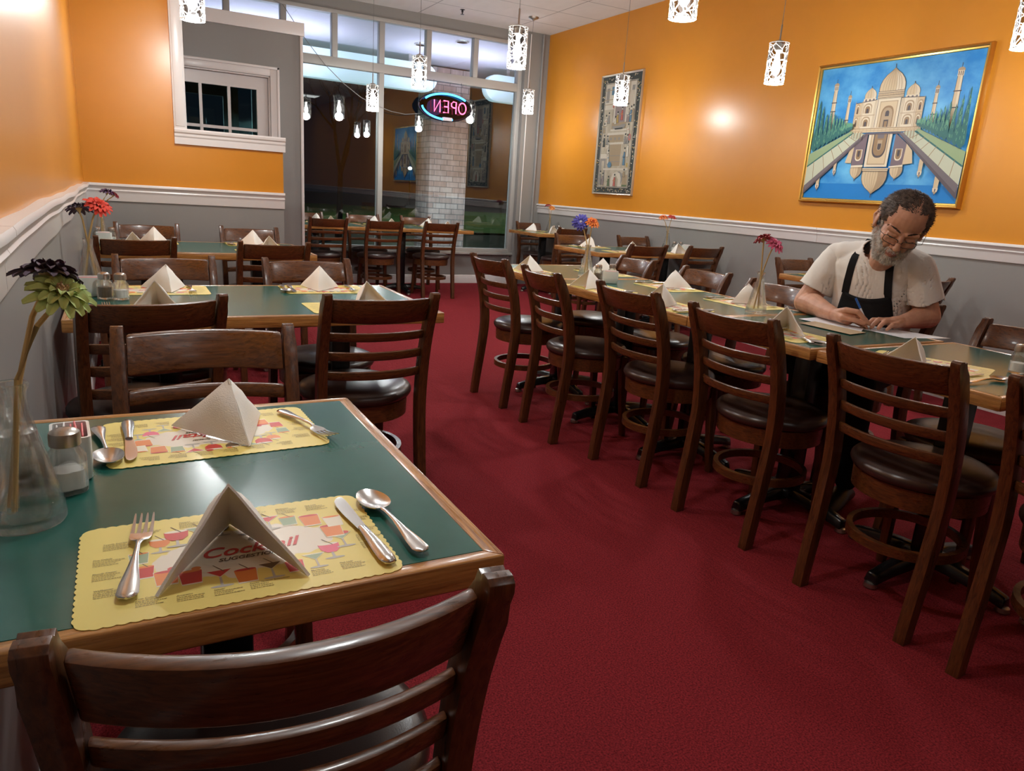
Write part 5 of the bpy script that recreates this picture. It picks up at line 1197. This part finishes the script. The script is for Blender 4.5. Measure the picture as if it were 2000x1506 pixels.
def bdir(c, n_, rnd): return V((c.x*3, .25, -1))+V([rnd.uniform(-.45, .45) for _ in range(3)])
mb, pool = strands(body.data, beard_zone, 9500, .012, .0008, bdir, 5)
mb.build('beard', beardm, man, fixn=False)
def face_bits():
    inv = None
    for s_ in (-1, 1):
        m = MB(); rnd = random.Random(9)
        for k in range(170):
            u = rnd.random(); x = s_*(.012+.040*u); y = .0965-.020*u-.012*u*u; z = .0270+.006*sin(pi*u)-.004*u+rnd.uniform(-.003, .003)
            a = HP(x, y, z); b = HP(x+s_*.009, y-.003, z+rnd.uniform(-.001, .003)); q = HZ*.0007; m.put([a-q, a+q, b], [(0, 1, 2)])
        m.build('eyebrow', browm, man, loc=None, fixn=False).location = -MO
        m = MB(); m.tube([HP(s_*x, y, z) for x, y, z in ((.017, .0885, .0015), (.026, .0925, -.0015), (.036, .0905, -.002), (.046, .083, .0005))], .0011, 6); m.build('eyelashes', browm, man).location = -MO
    # rectangular wire spectacles sitting on the nose
    g = empty('eyeglasses', (0, 0, 0)); g.parent = man; g.location = -MO
    gm = princ('spectacle_wire', (.03, .022, .016), .4, metal=.0)
    for s_ in (-1, 1):
        pts = []
        for i in range(28):
            a = 2*pi*i/28; cx, cz = s_*.032, -.006; ex = .0245*math.copysign(abs(cos(a))**.5, cos(a)); ez = .0130*math.copysign(abs(sin(a))**.5, sin(a))
            pts.append(HP(cx+ex, .1085-.35*max(0, abs(cx+ex)-.018)+.05*ez, cz+ez))
        MB().tube(pts, .0014, 6, closed=True).build('rim', gm, g, smooth=True); MB().put(pts, [tuple(range(28))]).build('lens', lensm, g)
        MB().tube([HP(s_*.0555, .096, .002), HP(s_*.073, .088, .006), HP(s_*.083, .04, .010), HP(s_*.086, -.01, .018), HP(s_*.086, -.026, .006)], .0010, 6).build('temple', gm, g, smooth=True)
    MB().tube([HP(-.0085, .1085, -.004), HP(0, .1185, .001), HP(.0085, .1085, -.004)], .0009, 6).build('bridge', gm, g, smooth=True)
face_bits()
# ---- t-shirt
def tilt_ring(c, rx, ry, yaw, tiltx=0, n=40, sq=2.3):
    """oval ring; yaw = direction the chest faces"""
    out = []
    fwd = V((cos(yaw), sin(yaw), 0)); side = V((-sin(yaw), cos(yaw), 0))
    for j in range(n):
        a = 2*pi*j/n; cx = math.copysign(abs(cos(a))**(2/sq), cos(a)); sy = math.copysign(abs(sin(a))**(2/sq), sin(a))
        out.append(V(c)+side*(rx*cx)+fwd*(ry*sy)+V((0, 0, tiltx*ry*sy)))
    return out
YAW = math.atan2(-.31, -.95)
def make_shirt():
    m = MB()
    m.loft([tilt_ring((3.015, 2.11, .50), .168, .150, YAW), tilt_ring((3.020, 2.12, .60), .168, .165, YAW), tilt_ring((3.015, 2.12, .72), .165, .165, YAW), tilt_ring((3.000, 2.11, .84), .166, .150, YAW),
            tilt_ring((2.985, 2.10, .94), .182, .140, YAW, -.05), tilt_ring((2.975, 2.09, 1.01), .205, .122, YAW, -.1), tilt_ring((2.965, 2.08, 1.055), .165, .100, YAW, -.15), tilt_ring((2.955, 2.072, 1.085), .105, .085, YAW, -.2), tilt_ring((2.945, 2.066, 1.105), .080, .078, YAW, -.25)])
    SR, SL = V((2.905, 2.265, 1.012)), V((2.995, 1.935, 1.008)); ER, EL = V((2.825, 2.335, .808)), V((3.065, 1.885, .812))
    for S, E_p in ((SR, ER), (SL, EL)):
        m.ell(S, (.066, .066, .062), 20, 12); c = S.lerp(E_p, .50); m.cone(S, .066, S.lerp(E_p, .28), .064, 22); m.cone(S, .064, V((2.97, 2.09, .95)), .10, 18); m.cone(V((2.95, 2.068, 1.065)), .062, S+V((0, 0, .012)), .062, 20)
    me = remeshed(m, .0055, 5, .6)
    # each sleeve is its own tube of cloth, set into the armhole and open at the cuff
    bm = bmesh.new(); bm.from_mesh(me)
    for S, E_p in ((SR, ER), (SL, EL)):
        sm_ = MB(); L_ = (E_p-S).length; d = (E_p-S).normalized(); sm_.ell(S, (.069, .069, .066), 22, 14); sm_.cone(S, .069, S.lerp(E_p, .5), .074, 24); sm_.cone(S.lerp(E_p, .5), .074, S.lerp(E_p, .85), .077, 24, sph=False)
        sme = remeshed(sm_, .0055, 3, .5); b2 = bmesh.new(); b2.from_mesh(sme)
        bmesh.ops.bisect_plane(b2, geom=list(b2.verts)+list(b2.edges)+list(b2.faces), plane_co=S+d*L_*.68, plane_no=d+V((0, 0, -.25)), clear_outer=True)
        b2.to_mesh(sme); b2.free(); bm.from_mesh(sme); bpy.data.meshes.remove(sme)
    bm.normal_update(); bm.to_mesh(me); bm.free(); me.update()
    # drapery folds
    for v in me.vertices:
        p = v.co.copy(); n_ = V(v.normal); s_ = V((-sin(YAW), cos(YAW), 0)).dot(p-V((2.98, 2.09, 0)))
        f = mnoise.noise(V((p.x*9, p.y*9, p.z*4)))*.007+mnoise.noise(V((s_*30+p.z*9, p.z*5, 3)))*.0042
        f += mnoise.noise(V((s_*16, p.z*3+s_*8, 7)))*.006
        v.co = p+n_*f-MO
    bm = bmesh.new(); bm.from_mesh(me)
    nk = V((2.932, 2.056, 1.070))-MO
    # open the neckline and the cuffs so that the skin shows through
    ax = (V((-.62, -.30, .72))).normalized(); cut = []
    for f in bm.faces:
        c = f.calc_center_median(); d = c-nk; h_ = d.dot(ax)
        if h_ > .010 and (d-ax*h_).length < .082: cut.append(f)
    bmesh.ops.delete(bm, geom=list(set(cut)), context='FACES'); bmesh.ops.smooth_vert(bm, verts=[v for v in bm.verts if v.is_boundary], factor=.5); bmesh.ops.smooth_vert(bm, verts=[v for v in bm.verts if v.is_boundary], factor=.5)
    bm.to_mesh(me); bm.free(); o = link('t_shirt', me, [shirtm], man)
    s = o.modifiers.new('thickness', 'SOLIDIFY'); s.thickness = .0035; s.offset = 1
    return o
shirt = make_shirt()
def make_apron():
    me = shirt.data; bvh = BVHTree.FromPolygons([v.co+MO for v in me.vertices], [list(p.vertices) for p in me.polygons])
    side = V((-sin(YAW), cos(YAW), 0)); fwd = V((cos(YAW), sin(YAW), 0))
    def on(s_, z, off=.008, back=False):
        c = V((2.985, 2.095, z)); o_ = c+side*s_+fwd*(.4 if not back else -.4); h_ = bvh.ray_cast(o_, -fwd if not back else fwd, .8)
        return (h_[0]+(fwd if not back else -fwd)*off) if h_[0] else c+side*s_+fwd*(.13)
    # bib and skirt
    m = MB(); rows = []
    for i in range(26):
        z = .890-.32*i/25; u = i/25; w_ = .098+.022*min(1, u*2.6)**.8+.05*max(0, u-.5)
        dip = .016 if i == 0 else 0
        rows.append([on(w_*(-1+2*j/24), z-(.022*(1-(abs(-1+2*j/24))**2) if i < 3 else 0), .009) for j in range(25)])
    vs = [p for r in rows for p in r]; n = len(vs); fs = [(i*25+j, i*25+j+1, (i+1)*25+j+1, (i+1)*25+j) for i in range(25) for j in range(24)]
    m.put(vs, fs); o = m.build('apron_bib', apronm, man, smooth=True); o.location = -MO
    md = o.modifiers.new('thickness', 'SOLIDIFY'); md.thickness = .003; md.offset = 0
    # lap part over the thighs
    m = MB(); m.loft([[V(p)+fwd*a+V((0, 0, b)) for p in (V((2.9, 2.1, .60))+side*x_ for x_ in (-.19, -.1, 0, .1, .19))] + [V(p)+fwd*a+V((0, 0, b-.006)) for p in (V((2.9, 2.1, .60))+side*x_ for x_ in (.19, .1, 0, -.1, -.19))] for a, b in ((.0, .02), (.12, .025), (.26, .022), (.38, .0), (.41, -.05))])
    m.build('apron_skirt', apronm, man, smooth=True).location = -MO
    # neck straps
    for sg, x0, x1 in ((1, .088, .072), (-1, -.088, -.078)):
        pts = [on(x0+(x1-x0)*k/9, .880+.165*k/9, .008) for k in range(10)]
        top = V((2.945, 2.066, 1.118))+side*(sg*.070)-fwd*.01; bk = V((2.99, 2.085, 1.112))+side*(sg*.050)
        pts += [top, bk]
        m = MB(); rings = []
        for i, p in enumerate(pts):
            t = (pts[min(i+1, len(pts)-1)]-pts[max(i-1, 0)]).normalized(); nrm = (fwd if i < 9 else V((0, 0, 1))); a = t.cross(nrm).normalized(); nrm = a.cross(t)
            rings.append([p-a*.016-nrm*.001, p+a*.016-nrm*.001, p+a*.016+nrm*.0015, p-a*.016+nrm*.0015])
        m.loft(rings); m.build('apron_strap', apronm, man, smooth=True).location = -MO
    m = MB(); a = V((2.99, 2.085, 1.112)); m.sweep([a+side*.050, a+side*.03-fwd*.022, a-fwd*.03, a-side*.03-fwd*.022, a-side*.050], .003, .030); m.build('apron_strap', apronm, man, smooth=True).location = -MO
make_apron()
def make_legs():
    side = V((-sin(YAW), cos(YAW), 0)); fwd = V((cos(YAW), sin(YAW), 0)); m = MB(); hip = V((3.01, 2.10, .565))
    m.ell(hip, (.15, .19, .085), 24, 14, R=Matrix.Rotation(YAW, 3, 'Z'))
    for s_ in (1, -1):
        h_ = hip+side*.09*s_; k = hip+fwd*.40+side*.12*s_+V((0, 0, -.02)); a = k+V((.0, 0, 0))-fwd*.05; a.z = .10
        m.cone(h_, .088, k, .062, 20); m.cone(k, .062, k.lerp(a, .4), .058, 18); m.cone(k.lerp(a, .4), .058, a, .045, 18)
        sh = MB(); rings = []
        for u, w_, z in ((0, .030, .05), (.15, .038, .075), (.4, .042, .085), (.6, .046, .060), (.85, .044, .042), (1.0, .026, .025)):
            c = a-fwd*.07+fwd*.27*u; c.z = 0
            rings.append([c+side*(w_*cos(q))+V((0, 0, max(0.003, z*.5+z*.5*sin(q)))) for q in [2*pi*j/14 for j in range(14)]])
        sh.loft(rings); sh.build('shoe', shoem, man, smooth=True).location = -MO
    me = remeshed(m, .008, 3, .6)
    for v in me.vertices: v.co = v.co-MO
    link('trousers', me, [trouserm], man)
make_legs()
# pen, papers, folder on the table in front of him
def pen():
    tip = V((2.7055, 1.893, .7625)); d = (V((2.672, 1.962, .884))-tip).normalized(); e = empty('ballpoint_pen', tip, 0, 'white and blue ballpoint pen held in the hand of the man', 'pen')
    p = lambda t: d*t
    MB().cone(p(0), .0006, p(.012), .0028, 10, sph=False).build('tip', steel, e, smooth=True); MB().tube([p(.012), p(.10)], .0040, 12).build('barrel', princ('white_pen_barrel', (.75, .82, .9), .25), e, smooth=True)
    MB().tube([p(.098), p(.145)], .0046, 12).build('cap', princ('blue_pen_cap', (.02, .12, .48), .25), e, smooth=True)
    s_ = d.orthogonal().normalized()*.006; MB().sweep([p(.142)+s_, p(.105)+s_], .002, .001, ref=tuple(s_)).build('clip', steel, e)
pen()
def sheet(name, lab, pts, z, curl=0, mat=paper, cat='paper'):
    c = sum((V((*p, 0)) for p in pts), V())/4; m = MB(); N = 14; A, B, C_, D = [V((*p, 0)) for p in pts]; top = []
    for i in range(N+1):
        for j in range(N+1):
            u, v = i/N, j/N; p = A.lerp(B, u).lerp(D.lerp(C_, u), v)-c; p.z = .0004+curl*max(0, u-.55)**2*(1+.4*sin(3*v)); top.append(p)
    n = len(top); low = [p-V((0, 0, .0003)) for p in top]
    q = [(i*(N+1)+j, i*(N+1)+j+1, (i+1)*(N+1)+j+1, (i+1)*(N+1)+j) for i in range(N) for j in range(N)]
    m.put(top, q); m.put(low, [tuple(reversed(a)) for a in q]); o = m.build(name, mat, loc=(c.x, c.y, z), smooth=True, fixn=False); return tag(o, lab, cat)
sheet('paper_sheet', 'white sheet of paper under the hands of the man', [(2.70, 1.97), (2.83, 1.985), (2.93, 1.69), (2.70, 1.735)], TZ+.0002)
sheet('paper_sheet', 'white papers lying left of the writing hand, one corner lifted', [(2.60, 1.86), (2.60, 2.17), (2.815, 2.20), (2.815, 1.99)], TZ+.0022, .0)
sheet('receipt_folder', 'tan receipt folder under the white papers beside the man', [(2.50, 1.83), (2.50, 2.08), (2.62, 2.10), (2.62, 1.85)], TZ+.0030, .0, princ('tan_card', (.55, .42, .26), .6), 'folder')
